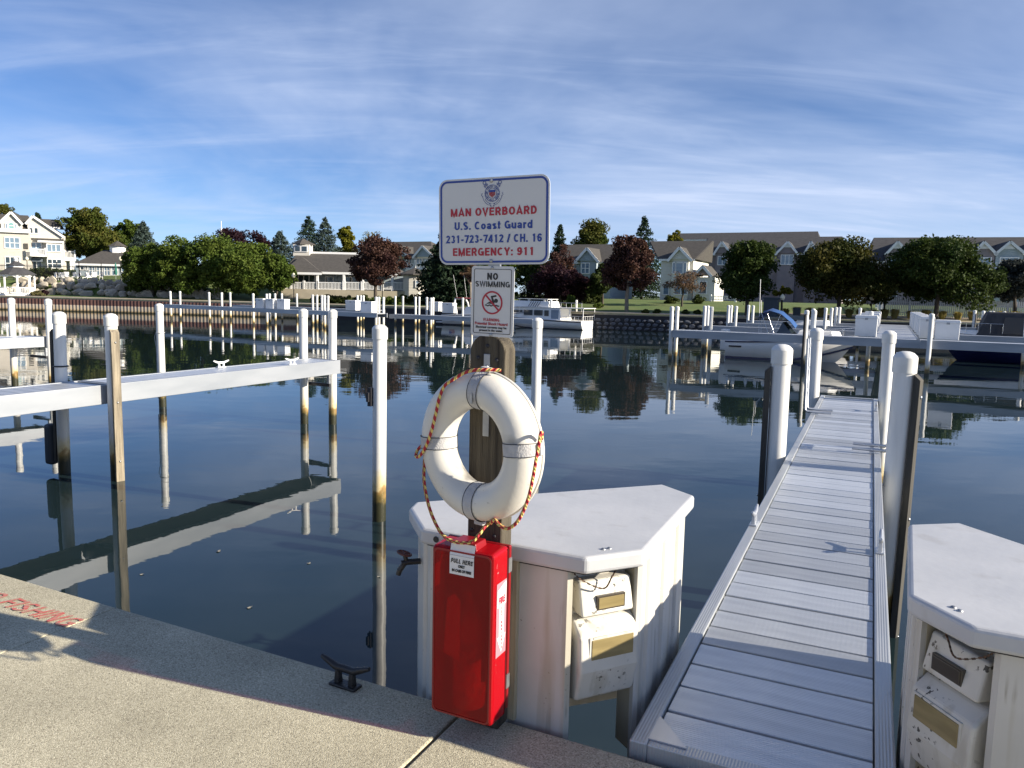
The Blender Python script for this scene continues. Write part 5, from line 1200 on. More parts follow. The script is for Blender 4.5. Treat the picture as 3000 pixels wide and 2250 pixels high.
for x0 in (262, 284, 306, 328): c.window(x0, x0+16, 780, 806, 2, 2, 0, m_glassb)
c.window(356, 390, 782, 796, 3, 1, 0, m_glassb)
# --- gazebo at the water's edge
g = at(52, 861, 91); g.z = terr(g.x, g.y)
t = thing('gazebo', 'white lattice gazebo with two-tier dark shingle roof on the promenade', 'gazebo', g, .2)
oc = [(1.75*math.cos(a), 1.75*math.sin(a)) for a in np.arange(8)*math.pi/4+.39]
MB().prism(oc, -.3, .18).build('floor', m_trim, t)
for i, (x, y) in enumerate(oc):
    MB().b2((x-.07, y-.07, .18), (x+.07, y+.07, 2.35)).build('post', m_trim, t)
    x2, y2 = oc[(i+1) % 8]
    if i != 5:
        b = MB(); b.bar((x, y, .95), (x2, y2, .95), .07, .08); b.bar((x, y, .28), (x2, y2, .28), .06, .07)
        for k in range(1, 8): f = k/8; b.bar((x+(x2-x)*f, y+(y2-y)*f, .28), (x+(x2-x)*f, y+(y2-y)*f, .95), .035, .035)
        b.build('rail', m_trim, t)
    b = MB()
    for k in range(6):
        f0, f1 = k/6, (k+1)/6; z = lambda f: 2.05+.28*math.sin(math.pi*f)
        b.bar((x+(x2-x)*f0, y+(y2-y)*f0, z(f0)), (x+(x2-x)*f1, y+(y2-y)*f1, z(f1)), .05, .10)
    b.bar((x, y, 2.40), (x2, y2, 2.40), .10, .16); b.build('arched_header', m_trim, t)
MB().lathe([(2.15, 2.46), (2.1, 2.52), (.85, 3.25), (.85, 3.3)], 8, (0, 0, 0), False).build('lower_roof', m_roofg, t)
MB().lathe([(.75, 3.3), (.75, 3.5)], 8, (0, 0, 0), False).build('lantern_band', m_trim, t)
MB().lathe([(1.0, 3.5), (.28, 3.95), (.24, 4.0)], 8, (0, 0, 0), False).build('upper_roof', m_roofg, t)
MB().lathe([(.24, 4.0), (.24, 4.25), (.30, 4.28), (0, 4.45)], 8, (0, 0, 0), False).build('finial', m_trim, t)
# --- church spire behind the trees
s_ = at(649, 700, 150); s_.z = terr(s_.x, s_.y)
t = thing('church_spire', 'white pointed spire tip showing above the purple tree', 'spire', s_); hz = at(649, 666, 150).z - s_.z
MB().b2((-1.6, -1.6, -1), (1.6, 1.6, hz-5)).build('tower', m_whsid, t); MB().lathe([(1.7, hz-5), (0.05, hz), (0, hz)], 4, smooth=False).build('steeple', m_trim, t); MB().tube([(0, 0, hz-.1), (0, 0, hz+1.2)], .06, 6).build('finial', m_trim, t)
# --- clubhouse with porch
c = Fac('clubhouse', 'low clubhouse with brown hipped roof, cupola and white porch railing', 1000, 858, 92, R_(2))
c.block(835, 1192, 806, 2.2, 11, m_blsid)
c.roof_eave(832, 1165, 797, 872, 1120, 744, 6.5, m_roof)
c.roof_eave(826, 942, 797, 880, 884, 752, 3.6, m_roof, y0=-.9, name='porch_roof')
p = c.P(888, 742, 6.5); MB().b2((p.x-1.0, 5.5, p.z-.4), (p.x+1.0, 7.5, p.z+1.05)).build('cupola', m_cream, c.t)
MB().lathe([(1.62, p.z+1.05), (1.5, p.z+1.15), (.02, p.z+1.85), (0, p.z+1.86)], 4, (p.x, 6.5, 0), False).build('cupola_roof', m_roof, c.t)
cw = [(-.72, -.12), (.12, .72)]
for a, b in cw:
    f = MB().b2((p.x+a-.09, 5.40, p.z+.12), (p.x+b+.09, 5.49, p.z+.88)).build('cupola_window', m_trim, c.t); MB().b2((p.x+a, 5.38, p.z+.2), (p.x+b, 5.41, p.z+.8)).build('pane', m_glass, f)
MB().b2((c.P(880, 741, 6.4).x, 6.3, c.P(1000, 744, 6.5).z-.05), (c.P(1122, 741, 6.4).x, 6.7, c.P(1000, 744, 6.5).z+.2)).build('ridge_cap', m_trim, c.t)
for px in (838, 930, 1008, 1062, 1150): q_ = c.P(px, 800, -.2); MB().b2((q_.x-.13, -.35, -.6), (q_.x+.13, -.09, q_.z-.1)).build('porch_column', m_trim, c.t)
a_, b_ = c.P(826, 850, -.3), c.P(1192, 850, -.3); MB().b2((a_.x, -.6, -1), (b_.x, 2.2, c.P(1000, 848, 0).z-.05)).build('porch_floor', m_prom, c.t)
for x0, x1 in ((800, 852), (853, 890), (891, 930), (931, 1006), (1010, 1060), (1064, 1120), (1121, 1192)): c.rail(x0, x1, 826, 849, -.35, [x0, x1])
c.window(955, 976, 812, 842, 1, 1, 2.2, m_glass); c.window(858, 922, 806, 842, 4, 1, 2.2, m_glass); c.window(1010, 1050, 812, 842, 2, 1, 2.2, m_glass)
kx = c.P(1212, 862, -1.0)
MB().prism([(kx.x+1.45*math.cos(a), .2+1.45*math.sin(a)) for a in np.arange(8)*math.pi/4+.39], -1, c.P(1212, 806, 0).z).build('bay_wall', m_cream, c.t)
MB().lathe([(1.95, c.P(1212, 806, 0).z-.02), (1.9, c.P(1212, 806, 0).z+.12), (.03, c.P(1212, 784, 0).z), (0, c.P(1212, 784, 0).z+.02)], 8, (kx.x, .2, 0), False).build('bay_roof', m_roof, c.t)
c.window(1219, 1227, 823, 840, 1, 2, -1.16, m_glassb)
# --- grey condominium behind the purple tree
c = Fac('grey_condominium', 'blue-grey condominium with brown roof and stacked white balconies', 1200, 862, 118, -QA)
c.block(1130, 1262, 752, 0, 10, m_blsid); c.roof_eave(1120, 1270, 752, 1130, 1262, 708, 5.0, m_roof)
c.gable(1150, 1166, 1200, 752, 722, -1.2, 5, m_blsid, m_roof)
c.gable(1215, 1240, 1272, 752, 722, -1.2, 5, m_blsid, m_roof)
for yt, yb in ((772, 786), (800, 814)):
    c.rail(1190, 1245, yt, yb, -1.3, [1190, 1215, 1245], 'balcony_rail'); a_, b_ = c.P(1188, yb, -1.4), c.P(1247, yb, -1.4); MB().b2((a_.x, -1.4, (a_.z+b_.z)/2-.25), (b_.x, 0, (a_.z+b_.z)/2)).build('balcony_floor', m_trim, c.t)
for px in (1190, 1215, 1247): q_ = c.P(px, 800, -1.3); MB().b2((q_.x-.12, -1.4, -1), (q_.x+.12, -1.16, c.P(px, 762, 0).z)).build('column', m_trim, c.t)
for x0, x1, a, b in ((1192, 1206, 758, 785), (1222, 1236, 758, 785), (1195, 1208, 792, 812), (1222, 1238, 792, 812), (1248, 1256, 828, 850)): c.window(x0, x1, a, b, 2, 1, 0, m_glassb)
# --- house behind the copper maple
c = Fac('gabled_house', 'pale house with white-trimmed gable half hidden by the copper maple', 1740, 878, 96, -QA)
c.block(1655, 1790, 768, 0, 9, m_blsid); c.roof_eave(1640, 1800, 766, 1650, 1800, 716, 4.5, m_roof)
c.gable(1690, 1722, 1752, 764, 728, -1.2, 5, m_blsid, m_roof); c.block(1700, 1748, 764, -1.0, 0, m_blsid)
for x0, x1, a, b in ((1705, 1725, 772, 800), (1705, 1725, 822, 850), (1762, 1780, 780, 808)): c.window(x0, x1, a, b, 2, 2, -1.02 if x0 < 1750 else 0, m_glassb)
# --- white house with a big sunlit gable end
c = Fac('white_house', 'white house with a steep front gable and a sunlit cream end wall', 1990, 884, 93, -QA)
c.block(1938, 2032, 758, 0, 8.5, m_whsid)
c.roof_eave(1930, 2036, 758, 1905, 2088, 706, 4.2, m_roof)
e0 = c.P(2031, 758, 0); rz_ = c.P(2000, 706, 4.2).z
MB().add([(e0.x+.01, 0, e0.z-.05), (e0.x+.01, 8.4, e0.z-.05), (e0.x+.01, 4.2, rz_-.25)], [(0, 1, 2)]).build('end_gable', m_cream, c.t)
b = MB(); b.b2((e0.x+.005, -.01, -1), (e0.x+.03, 8.5, e0.z-.05)); b.build('end_wall', m_cream, c.t)
c.gable(1962, 1992, 2024, 760, 726, -.9, 4.2, m_whsid, m_roof); c.block(1970, 2018, 760, -.7, 0, m_whsid)
for x0, x1, a, b in ((1981, 2001, 771, 800), (1972, 1978, 771, 800), (2003, 2009, 771, 800), (1945, 1958, 832, 862), (1978, 2012, 832, 862)): c.window(x0, x1, a, b, 1 if x1-x0 < 30 else 2, 1, -.72 if x0 > 1960 else 0, m_glassb)
c.block(2032, 2095, 812, -.5, 5, m_whsid); c.gable(2036, 2060, 2082, 805, 780, -.7, 4, m_grsid, m_roof); c.window(2051, 2068, 826, 860, 1, 1, -.52, m_glass); c.rail(2082, 2155, 866, 880, -1.5, [2082, 2155], 'porch_rail')
# --- long condominium rows on the right
c = Fac('condominium_row', 'long mauve condominium row with grey roof and white-trimmed gables behind the maples', 2270, 880, 112, -QA)
c.block(2075, 2472, 742, 0, 11, m_grsid); c.roof_eave(2060, 2475, 742, 2075, 2468, 695, 5.5, m_roofg)
for xl, xa, xr in ((2094, 2116, 2142), (2276, 2309, 2336), (2358, 2376, 2400)):
    c.gable(xl, xa, xr, 742, 709, -1.3, 5.5, m_grsid, m_roofg); p = c.P(xa, 709, -1.3); MB().prism_xz([(p.x-.55, p.z-.75), (p.x+.55, p.z-.75), (p.x, p.z-.2)], -1.42, -1.32).build('gable_vent', m_trim, c.t); c.block(xl+4, xr-4, 742, -1.1, 0, m_grsid)
c.window(2290, 2322, 748, 774, 3, 1, -1.12, m_glassb); c.window(2105, 2128, 752, 775, 2, 1, -1.12, m_glassb); c.window(2366, 2392, 752, 775, 2, 1, -1.12, m_glassb)
for x0 in (2160, 2200, 2420): c.window(x0, x0+22, 760, 785, 2, 1, 0, m_glassb)
for x0 in (2110, 2160, 2210, 2290, 2370, 2420): c.window(x0, x0+26, 815, 850, 2, 1, 0, m_glassb)
c2_ = Fac('rear_condominium', 'rear condominium showing one long dark roof ridge above the mauve row', 2200, 870, 150, -QA)
c2_.block(1990, 2405, 700, 0, 10, m_whsid); c2_.roof_eave(1960, 2402, 712, 1975, 2396, 681, 5, m_roofg)
c = Fac('condominium_wing', 'condominium wing of mauve and blue-grey gables behind the picket fence', 2800, 885, 95, -QA+R_(6))
c.block(2560, 3180, 770, 0, 11, m_grsid); c.roof_eave(2540, 3200, 766, 2560, 3200, 695, 6.0, m_roofg)
for xl, xa, xr, wm in ((2598, 2630, 2662, m_grsid), (2852, 2882, 2915, m_grsid), (2918, 2959, 3000, m_blsid), (3003, 3045, 3085, m_grsid)):
    c.gable(xl, xa, xr, 742, 709, -1.3, 5.5, wm, m_roofg, wall_base=-1.0); p = c.P(xa, 709, -1.3); MB().prism_xz([(p.x-.6, p.z-.8), (p.x+.6, p.z-.8), (p.x, p.z-.2)], -1.42, -1.32).build('gable_vent', m_trim, c.t)
for x0, x1, a, b in ((2862, 2900, 756, 788), (2932, 2980, 756, 790), (2608, 2640, 756, 782)): c.window(x0, x1, a, b, 2, 1, -1.32, m_glassb, name='gable_window')
for x0, x1 in ((2600, 2625), (2628, 2650), (2700, 2740), (2760, 2800), (2865, 2890), (2935, 2975)): c.window(x0, x1, 800, 830, 2, 1, -1.32 if x0 > 2850 or x0 < 2660 else 0, m_glassb)
for x0 in (2600, 2700, 2760, 2870, 2935): c.window(x0, x0+24, 852, 880, 1, 1, -1.32 if x0 > 2850 or x0 < 2660 else 0, m_glass)
b_ = c.P(2890, 798, -1.6); MB().b2((b_.x-1.2, -2.6, b_.z-.18), (b_.x+5, -1.3, b_.z)).build('balcony_slab', m_trim, c.t)
q_ = c.P(2895, 800, -2.5); MB().b2((q_.x-.15, -2.6, -1), (q_.x+.15, -2.35, q_.z-.1)).build('column', m_trim, c.t)

# ------------------------------------------------------------------ small things on the far shore
random.seed(11)
# boulder retaining wall below the terrace, stone by stone
m_boul = mat('pale_boulder_stone', (.52, .46, .36), (.28, .25, .21), rough=.9, scale=1.2, bump=.5)
t0 = at(280, 850, 95); bw = thing('boulder_wall', 'stacked pale boulder retaining wall below the terrace', 'wall', (t0.x, t0.y, terr(t0.x, t0.y)))
bms = [rock_mesh('boulder', m_boul, 70+i, 2, (.66, .55, .56)) for i in range(8)]
for row, zz, dd in ((0, .35, 7.6), (1, 1.05, 8.5), (2, 1.68, 9.3)):
    x = -62+row*.5
    while x < -37.5:
        k = random.uniform(.7, 1.75)*(1 if row < 2 else .85); y = shore_y(x)+dd/.965; z = terr(x, shore_y(x)+7.3/.965)+zz+random.uniform(-.12, .12)
        o = obj('boulder', random.choice(bms), bw, Vector((x, y, z))-bw.location); o.scale = (k, 1, random.uniform(.8, 1.15)); o.rotation_euler = (random.uniform(-.3, .3), random.uniform(-.3, .3), random.uniform(-.4, .4)); x += 1.02*k
for i in range(9):
    x = -37.2+i*.42; y = shore_y(x)+7.2; o = obj('boulder', bms[i % 6], bw, Vector((x, y, terr(x, y)+.45+random.uniform(-.1, .4)))-bw.location); o.scale = (.7, .8, 1.5)
# iron fence on the terrace
def fence(label, name, pts, h, m, bar_w, gap, postev, group=None, rails=(.15, .9), pointed=False):
    P0 = Vector(pts[0]); t = thing(name, label, 'fence', P0); posts = 0
    for a, b_ in zip(pts, pts[1:]):
        a, b_ = Vector(a)-P0, Vector(b_)-P0; d = b_-a; L = d.length; r = MB()
        for f in rails: r.bar(a+Vector((0, 0, h*f)), b_+Vector((0, 0, h*f)), .04, .07)
        r.build('rail', m, t); k = int(L/gap); p = MB()
        for i in range(k):
            c_ = a+d*((i+.5)/k); M_ = Matrix.Rotation(math.atan2(d.y, d.x), 3, 'Z')
            p.box(c_+Vector((0, 0, h*.52)), (bar_w, .02, h*.96), M_)
            if pointed:
                e = d.normalized(); tp_ = c_+Vector((0, 0, h)); p.add([tp_-e*bar_w/2, tp_+e*bar_w/2, tp_+Vector((0, 0, .08))], [(0, 1, 2)])
        tag(p.build('pickets', m, t), kind='stuff')
        n = max(1, round(L/postev))
        for i in range(n+1):
            c_ = a+d*(i/n); MB().box(c_+Vector((0, 0, h*.55)), (.11 if pointed else .06, .11 if pointed else .06, h*1.12+.3)).build('post', m, t)
def tpt(px, py, D): p = at(px, py, D); p.z = terr(p.x, p.y); return p
fp = []
for x in (-66, -60, -54, -48, -43, -40): y = shore_y(x)+10.3; fp.append(Vector((x, y, terr(x, y))))
fence('black iron fence on the terrace above the boulders', 'iron_fence', fp, 2.0, m_black, .022, .16, 3)
fp = [tpt(2568, 880, 80), tpt(2590, 910, 71.5), tpt(2740, 915, 69.5), tpt(3060, 925, 65.0)]
fence('white picket fence in front of the condominium wing', 'picket_fence', fp, 1.62, m_trim, .10, .145, 2.4, pointed=True, rails=(.22, .8))
# lamp posts with pale globes
m_globe = mat('pale_globe', (.72, .68, .52), rough=.4)
def lamp(px, pyb, pyt, D, label):
    p = at(px, pyb, D); p.z = terr(p.x, p.y); H = at(px, pyt, D).z-p.z
    t = thing('lamp_post', label, 'lamp', p, group='globe lamps on the far shore')
    MB().lathe([(.11, -.1), (.10, .3), (.05, .4), (.045, H-.55), (.09, H-.5)], 10).build('post', m_black, t)
    MB().lathe([(.09, H-.5), (.20, H-.36), (.22, H-.22), (.13, H-.06), (.04, H), (0, H+.05)], 12).build('globe', m_globe, t)
lamp(355, 822, 752, 97, 'globe lamp in front of the pool house'); lamp(81, 805, 752, 102, 'globe lamp in front of the cream condominium')
lamp(861, 878, 800, 84, 'globe lamp by the clubhouse porch'); lamp(2290, 915, 862, 66, 'globe lamp beside the dark kiosk'); lamp(2551, 925, 862, 66, 'black post lamp beside the picket fence corner')
lamp(1120, 862, 820, 84, 'small globe lamp at the porch railing behind the copper tree')
# kiosk
p = gp(2258, 926, 1.75); p = tpt(2258, 922, 66.5)
t = thing('kiosk', 'dark blue-green service kiosk on the lawn edge', 'kiosk', p, -QA); m_k = mat('dark_teal_panel', (.018, .035, .05), rough=.5)
MB().b2((-.6, -.45, -.1), (.6, .45, 1.55)).build('body', m_k, t, bevel=.02); MB().b2((-.68, -.53, 1.55), (.68, .53, 1.66)).build('roof', m_k, t); MB().b2((-.45, -.475, .1), (.0, -.45, 1.4)).build('door', m_k, t)
p = tpt(2335, 905, 68); t = thing('utility_cabinet', 'low grey-green utility cabinet behind the dock piles', 'cabinet', p, -QA); MB().b2((-.3, -.25, -.1), (.3, .25, .75)).build('body', m_k, t, bevel=.02); MB().b2((-.33, -.28, .75), (.33, .28, .8)).build('lid', m_k, t)
# blue parasol by the pool
p = tpt(2885, 880, 76); t = thing('parasol', 'blue parasol behind the picket fence', 'umbrella', p); MB().tube([(0, 0, 0), (0, 0, 2.6)], .03, 6).build('pole', m_trim, t)
MB().lathe([(1.5, 1.95), (.8, 2.35), (.03, 2.65), (0, 2.66)], 8, smooth=False).build('canopy', mat('royal_blue_canvas', (.01, .04, .35), rough=.8), t)
for i in range(8): a = i*math.pi/4; MB().bar((0, 0, 2.6), (1.48*math.cos(a), 1.48*math.sin(a), 1.93), .02, .02).build('rib', m_trim, t)
# loungers and chairs by the pool house
random.seed(4)
def chair_at(px, D, rz, m):
    p = at(px, 815, D); p.z = terr(p.x, p.y); t = thing('patio_chair', 'white patio chair on the terrace behind the iron fence', 'chair', p, rz, 'white patio chairs on the terrace')
    MB().b2((-.28, -.25, .36), (.28, .25, .42)).build('seat', m, t); b = MB(); b.add([(-.28, .22, .42), (.28, .22, .42), (.28, .42, 1.0), (-.28, .42, 1.0)], [(0, 1, 2, 3)]); b.bar((-.28, .32, .7), (.28, .32, .7), .04, .5, up=(0, -.3, 1)); b.build('backrest', m, t)
    for sx in (-1, 1):
        for sy in (-1, 1): MB().b2((sx*.26-.025, sy*.22-.025, 0), (sx*.26+.025, sy*.22+.025, .36)).build('leg', m, t)
for px in (155, 168, 180, 195, 212, 226, 245, 262, 276, 292): chair_at(px, 98.5+random.uniform(-.6, .6), random.uniform(-.8, .8), m_trim)
p = at(340, 815, 98.5); p.z = terr(p.x, p.y); t = thing('closed_parasol', 'closed green parasol in front of the pool house', 'umbrella', p); MB().tube([(0, 0, 0), (0, 0, 2.2)], .03, 6).build('pole', m_trim, t); MB().lathe([(.17, .7), (.22, 1.0), (.10, 1.9), (.02, 2.25), (0, 2.26)], 8).build('folded_canopy', mat('green_canvas', (.03, .16, .13), rough=.8), t)

# ------------------------------------------------------------------ vegetation
def leaf_mat(name, c1, c2, scale=.55, trans=.25):
    M = bpy.data.materials.new(name); M.use_nodes = True; t, N, L, b = nodes(M)
    co = N.new('ShaderNodeTexCoord'); n = N.new('ShaderNodeTexNoise'); n.inputs['Scale'].default_value = scale; n.inputs['Detail'].default_value = 4; L.new(co.outputs['Object'], n.inputs['Vector'])
    n2 = N.new('ShaderNodeTexNoise'); n2.inputs['Scale'].default_value = 9; L.new(co.outputs['Object'], n2.inputs['Vector'])
    ad = N.new('ShaderNodeMath'); ad.operation = 'MULTIPLY_ADD'; L.new(n2.outputs[0], ad.inputs[0]); ad.inputs[1].default_value = .5; L.new(n.outputs[0], ad.inputs[2])
    r = N.new('ShaderNodeMapRange'); r.inputs[1].default_value = .55; r.inputs[2].default_value = .95; L.new(ad.outputs[0], r.inputs[0])
    mxn = N.new('ShaderNodeMix'); mxn.data_type = 'RGBA'; mxn.inputs[6].default_value = (*c1, 1); mxn.inputs[7].default_value = (*c2, 1); L.new(r.outputs[0], mxn.inputs[0])
    L.new(mxn.outputs[2], b.inputs['Base Color']); b.inputs['Roughness'].default_value = .6; b.inputs['Specular IOR Level'].default_value = .12
    tl = N.new('ShaderNodeBsdfTranslucent'); L.new(mxn.outputs[2], tl.inputs[0]); ms = N.new('ShaderNodeMixShader'); ms.inputs[0].default_value = trans
    L.new(b.outputs[0], ms.inputs[1]); L.new(tl.outputs[0], ms.inputs[2]); L.new(ms.outputs[0], N['Material Output'].inputs[0]); return M
lf = dict(green=leaf_mat('green_leaves', (.048, .088, .014), (.095, .125, .022)), maple=leaf_mat('dark_maple_leaves', (.020, .040, .009), (.046, .066, .013)),
          rust=leaf_mat('turning_maple_leaves', (.045, .078, .014), (.105, .095, .020), .35), copper=leaf_mat('copper_leaves', (.045, .022, .024), (.085, .045, .030)),
          purple=leaf_mat('purple_leaves', (.016, .008, .013), (.040, .016, .022)), yellow=leaf_mat('yellow_green_leaves', (.13, .14, .014), (.20, .18, .02)),
          pale=leaf_mat('pale_olive_leaves', (.12, .12, .055), (.17, .15, .07)), spruce=leaf_mat('spruce_needles', (.016, .034, .018), (.036, .060, .036), trans=.08),
          dspruce=leaf_mat('dark_spruce_needles', (.010, .022, .011), (.022, .038, .020), trans=.05), blue=leaf_mat('blue_spruce_needles', (.036, .056, .048), (.068, .095, .082), trans=.08), twig=leaf_mat('pinkish_sparse_leaves', (.10, .060, .045), (.16, .11, .06)),
          gray=leaf_mat('grey_green_leaves', (.025, .032, .030), (.05, .058, .055)), gold=leaf_mat('orange_topped_leaves', (.025, .041, .009), (.085, .068, .013), .3), dark=leaf_mat('dark_bush_leaves', (.012, .018, .009), (.026, .030, .014)), shrub=leaf_mat('shrub_leaves', (.030, .050, .014), (.07, .085, .022)))
m_bark = mat('grey_brown_bark', (.085, .068, .052), (.05, .042, .034), rough=.95, scale=6, stretch=(1, 1, .3)); m_barkl = mat('pale_grey_bark', (.26, .22, .17), (.17, .145, .11), rough=.95, scale=6, stretch=(1, 1, .3))
def quads(C, rng, size, up_bias=.35, aspect=.62):
    n = len(C); N_ = rng.normal(size=(n, 3)); N_[:, 2] += up_bias; N_ /= np.linalg.norm(N_, axis=1)[:, None]
    a = rng.normal(size=(n, 3)); T = np.cross(N_, a); T /= np.linalg.norm(T, axis=1)[:, None]; B_ = np.cross(N_, T)
    s = size*rng.uniform(.6, 1.35, size=(n, 1)); T *= s*.5; B_ *= s*.5*aspect
    V = np.stack([C-T, C+B_*.9-T*.1, C+T, C-B_*.9-T*.1], 1).reshape(-1, 3)
    return V, np.arange(4*n).reshape(n, 4)
def crown_round(seed, rx, rz, leaf, nclump, per, zsq=1.0, flat=.55, cr=.26):
    """leaf clumps spread through an uneven ellipsoid; returns leaf centres"""
    rng = np.random.default_rng(seed); nl = int(rng.integers(9, 14))       # a crown is several boughs, each with its own dome of foliage
    lc = rng.normal(size=(nl, 3)); lc /= np.linalg.norm(lc, axis=1)[:, None]; lc *= rng.uniform(.30, .74, size=(nl, 1)); lc[:, 2] = lc[:, 2]*.85-.04; lc[0] = (0, 0, .42)
    lr = rng.uniform(.24, .50, nl); lr[0] = .5; pick = rng.choice(nl, nclump, p=lr**2/np.sum(lr**2))
    d = rng.normal(size=(nclump, 3)); d /= np.linalg.norm(d, axis=1)[:, None]; d[:, 2] = np.where(rng.random(nclump) < .35, np.abs(d[:, 2]), d[:, 2])
    c = lc[pick] + d*lr[pick][:, None]*rng.uniform(.35, 1, size=(nclump, 1))**.45
    c[:, 2] = np.where(c[:, 2] < 0, c[:, 2]*flat*1.25, c[:, 2]); c[:, 2] = np.clip(c[:, 2], -flat, 1.0)
    c *= np.array([rx*1.10, rx*1.10, rz*1.04])*(1.06-cr*.30)
    rad = rx*cr*rng.uniform(.45, 1.25, nclump)
    o = rng.normal(size=(nclump, per, 3)); o /= np.linalg.norm(o, axis=2)[:, :, None]; o *= rng.uniform(.25, 1, size=(nclump, per, 1))**.5
    o[:, :, 2] *= .72
    return (c[:, None, :] + o*rad[:, None, None]).reshape(-1, 3), c, rng
def trunk_mesh(H, r0, clumps, m, seed, cz, name='trunk', nl=9):
    rn = random.Random(seed); b = MB(); b.tube([(0, 0, -.4), (rn.uniform(-.05, .05), 0, H*.35), (rn.uniform(-.12, .12), rn.uniform(-.1, .1), H*.7), (0, 0, H)], [r0*1.25, r0, r0*.8, r0*.45], 10)
    idx = rn.sample(range(len(clumps)), min(nl, len(clumps)))
    for i in idx:
        e = Vector(clumps[i])+Vector((0, 0, cz)); s = Vector((0, 0, H*rn.uniform(.55, .98))); mid = (s*1.2+e)/2.2+Vector((0, 0, .2))
        b.tube([s, mid, e], [r0*.45, r0*.26, r0*.06], 6)
    return b.mesh(name, m)
def tree(name, label, px, top, bot, base, hw, D, leaf, seed, group=None, nclump=95, per=80, lsz=.30, bark=None, flat=.6, tr=None, cr=.23):
    nclump = int(nclump*1.6); per = int(per*1.15)
    B_ = at(px, base, D); z0 = terr(B_.x, B_.y); zt = at(px, top, D).z; zb = at(px, bot, D).z; rx = hw*D/F_PX
    H = zt-z0; cz0 = max(zb-z0, .3); rz = (H-cz0)/(1+flat); cz = H-rz
    t = thing(name, label, 'tree', (B_.x, B_.y, z0), random.Random(seed).uniform(0, 6.28), group)
    C, cl_, rng = crown_round(seed, rx, rz, lsz, nclump, per, flat=flat, cr=cr); V, F = quads(C, rng, lsz); V[:, 2] += cz
    obj('crown', np_mesh('crown', V, F, lf[leaf]), t)
    obj('trunk', trunk_mesh(cz, tr or max(.10, H*.024), cl_, bark or m_bark, seed, cz), t); return t
def conifer(name, label, px, top, base, hw, D, leaf, seed, group=None, bot=None, layers=34, per=22, lsz=.34):
    B_ = at(px, base, D); z0 = terr(B_.x, B_.y); H = at(px, top, D).z-z0; R = 1.35*hw*D/F_PX; rng = np.random.default_rng(seed); zb = .06*H if bot is None else max(.05*H, at(px, bot, D).z-z0)
    C = []
    for i in range(layers):
        f = (i+rng.uniform(-.3, .3))/layers; f = min(max(f, 0), .985); z = zb+(H-zb)*f; r = R*min(1, (1-f)*1.45)**.85*rng.uniform(.82, 1.06)+.06; nb = max(6, int(17*(1-f)+7))
        for k in range(nb):
            a = rng.uniform(0, 6.283); L = r*rng.uniform(.72, 1.12); s = np.linspace(.15, 1, per)**.8; w = .16*L*(1-s)*rng.normal(size=per)+rng.normal(size=per)*.08
            x = L*s*np.cos(a)-w*np.sin(a); y = L*s*np.sin(a)+w*np.cos(a); zz = z-.30*L*s+.16*L*s*s+rng.normal(size=per)*.10
            C.append(np.stack([x, y, zz], 1))
    C = np.concatenate(C+[np.stack([rng.normal(size=20)*.05, rng.normal(size=20)*.05, H-rng.uniform(0, .9, 20)], 1)])
    V, F = quads(C, rng, lsz, .5, .42)
    t = thing(name, label, 'tree', (B_.x, B_.y, z0), 0, group); obj('crown', np_mesh('crown', V, F, lf[leaf]), t)
    MB().tube([(0, 0, -.4), (0, 0, H*.96)], [max(.12, H*.018), .02], 8).build('trunk', m_bark, t); return t
# left
tree('maple_tree', 'rust-brown tree crown above the condominium roof', 22, 594, 660, 800, 40, 140, 'rust', 1, per=60)
conifer('pine_tree', 'dark pine tip behind the condominium gables', 118, 620, 800, 40, 140, 'spruce', 2)
tree('maple_tree', 'tall green maple with rusty top beside the cream condominium', 258, 597, 752, 800, 84, 117, 'rust', 3, nclump=150, per=110, lsz=.36, cr=.22)
tree('maple_tree', 'olive green tree behind the pool house cupola', 378, 642, 740, 800, 48, 128, 'green', 4, lsz=.34)
conifer('blue_spruce', 'silvery blue spruce beside the pool house', 424, 650, 800, 46, 112, 'blue', 5)
GT = 'broad green trees along the promenade'
BL = ['broad green tree shading the far end of the boulder wall', 'broad green tree between the boulder wall and the widest tree', 'widest broad green tree of the promenade row', 'broad green tree between the widest tree and the smallest one', 'smallest broad green tree, touching the porch railing']
for i, (px, tp_, bt, hw) in enumerate(((448, 706, 852, 74), (532, 692, 858, 84), (640, 684, 862, 108), (742, 706, 866, 96), (812, 748, 858, 52))):
    tree('broad_tree', BL[i], px, tp_, bt, 868, hw, 92-.9*i, 'green', 20+i, GT, nclump=120, per=95, lsz=.30, flat=.85)
tree('purple_beech', 'dark purple beech rising behind the broad green trees', 690, 666, 790, 830, 96, 112, 'purple', 31, nclump=130, per=90, lsz=.34)
GS = 'spruces behind the clubhouse'
conifer('spruce_tree', 'squat blue-green spruce beside the clubhouse cupola, apart from the taller pair', 822, 676, 840, 52, 114, 'blue', 32)
conifer('spruce_tree', 'tall dark spruce of the pair behind the clubhouse roof', 905, 632, 840, 60, 122, 'spruce', 33, GS)
conifer('spruce_tree', 'tall blue-tinted spruce of the pair behind the clubhouse roof', 952, 636, 840, 56, 114, 'blue', 34, GS)
tree('yellow_tree', 'yellow-green tree beside the spruce pair', 1012, 656, 760, 840, 38, 118, 'yellow', 35, nclump=80, per=80)
tree('pale_tree', 'pale thin-leaved tree behind the clubhouse and the copper tree', 1085, 678, 760, 840, 58, 116, 'pale', 36, nclump=60, per=34, lsz=.26)
tree('copper_tree', 'copper-leaved tree in front of the clubhouse porch', 1100, 692, 838, 868, 92, 82, 'copper', 37, nclump=120, per=90, lsz=.28, flat=.8)
conifer('spruce_tree', 'big dark spruce partly behind the rescue sign', 1322, 640, 872, 78, 84, 'dspruce', 38, layers=50, per=36, lsz=.46)
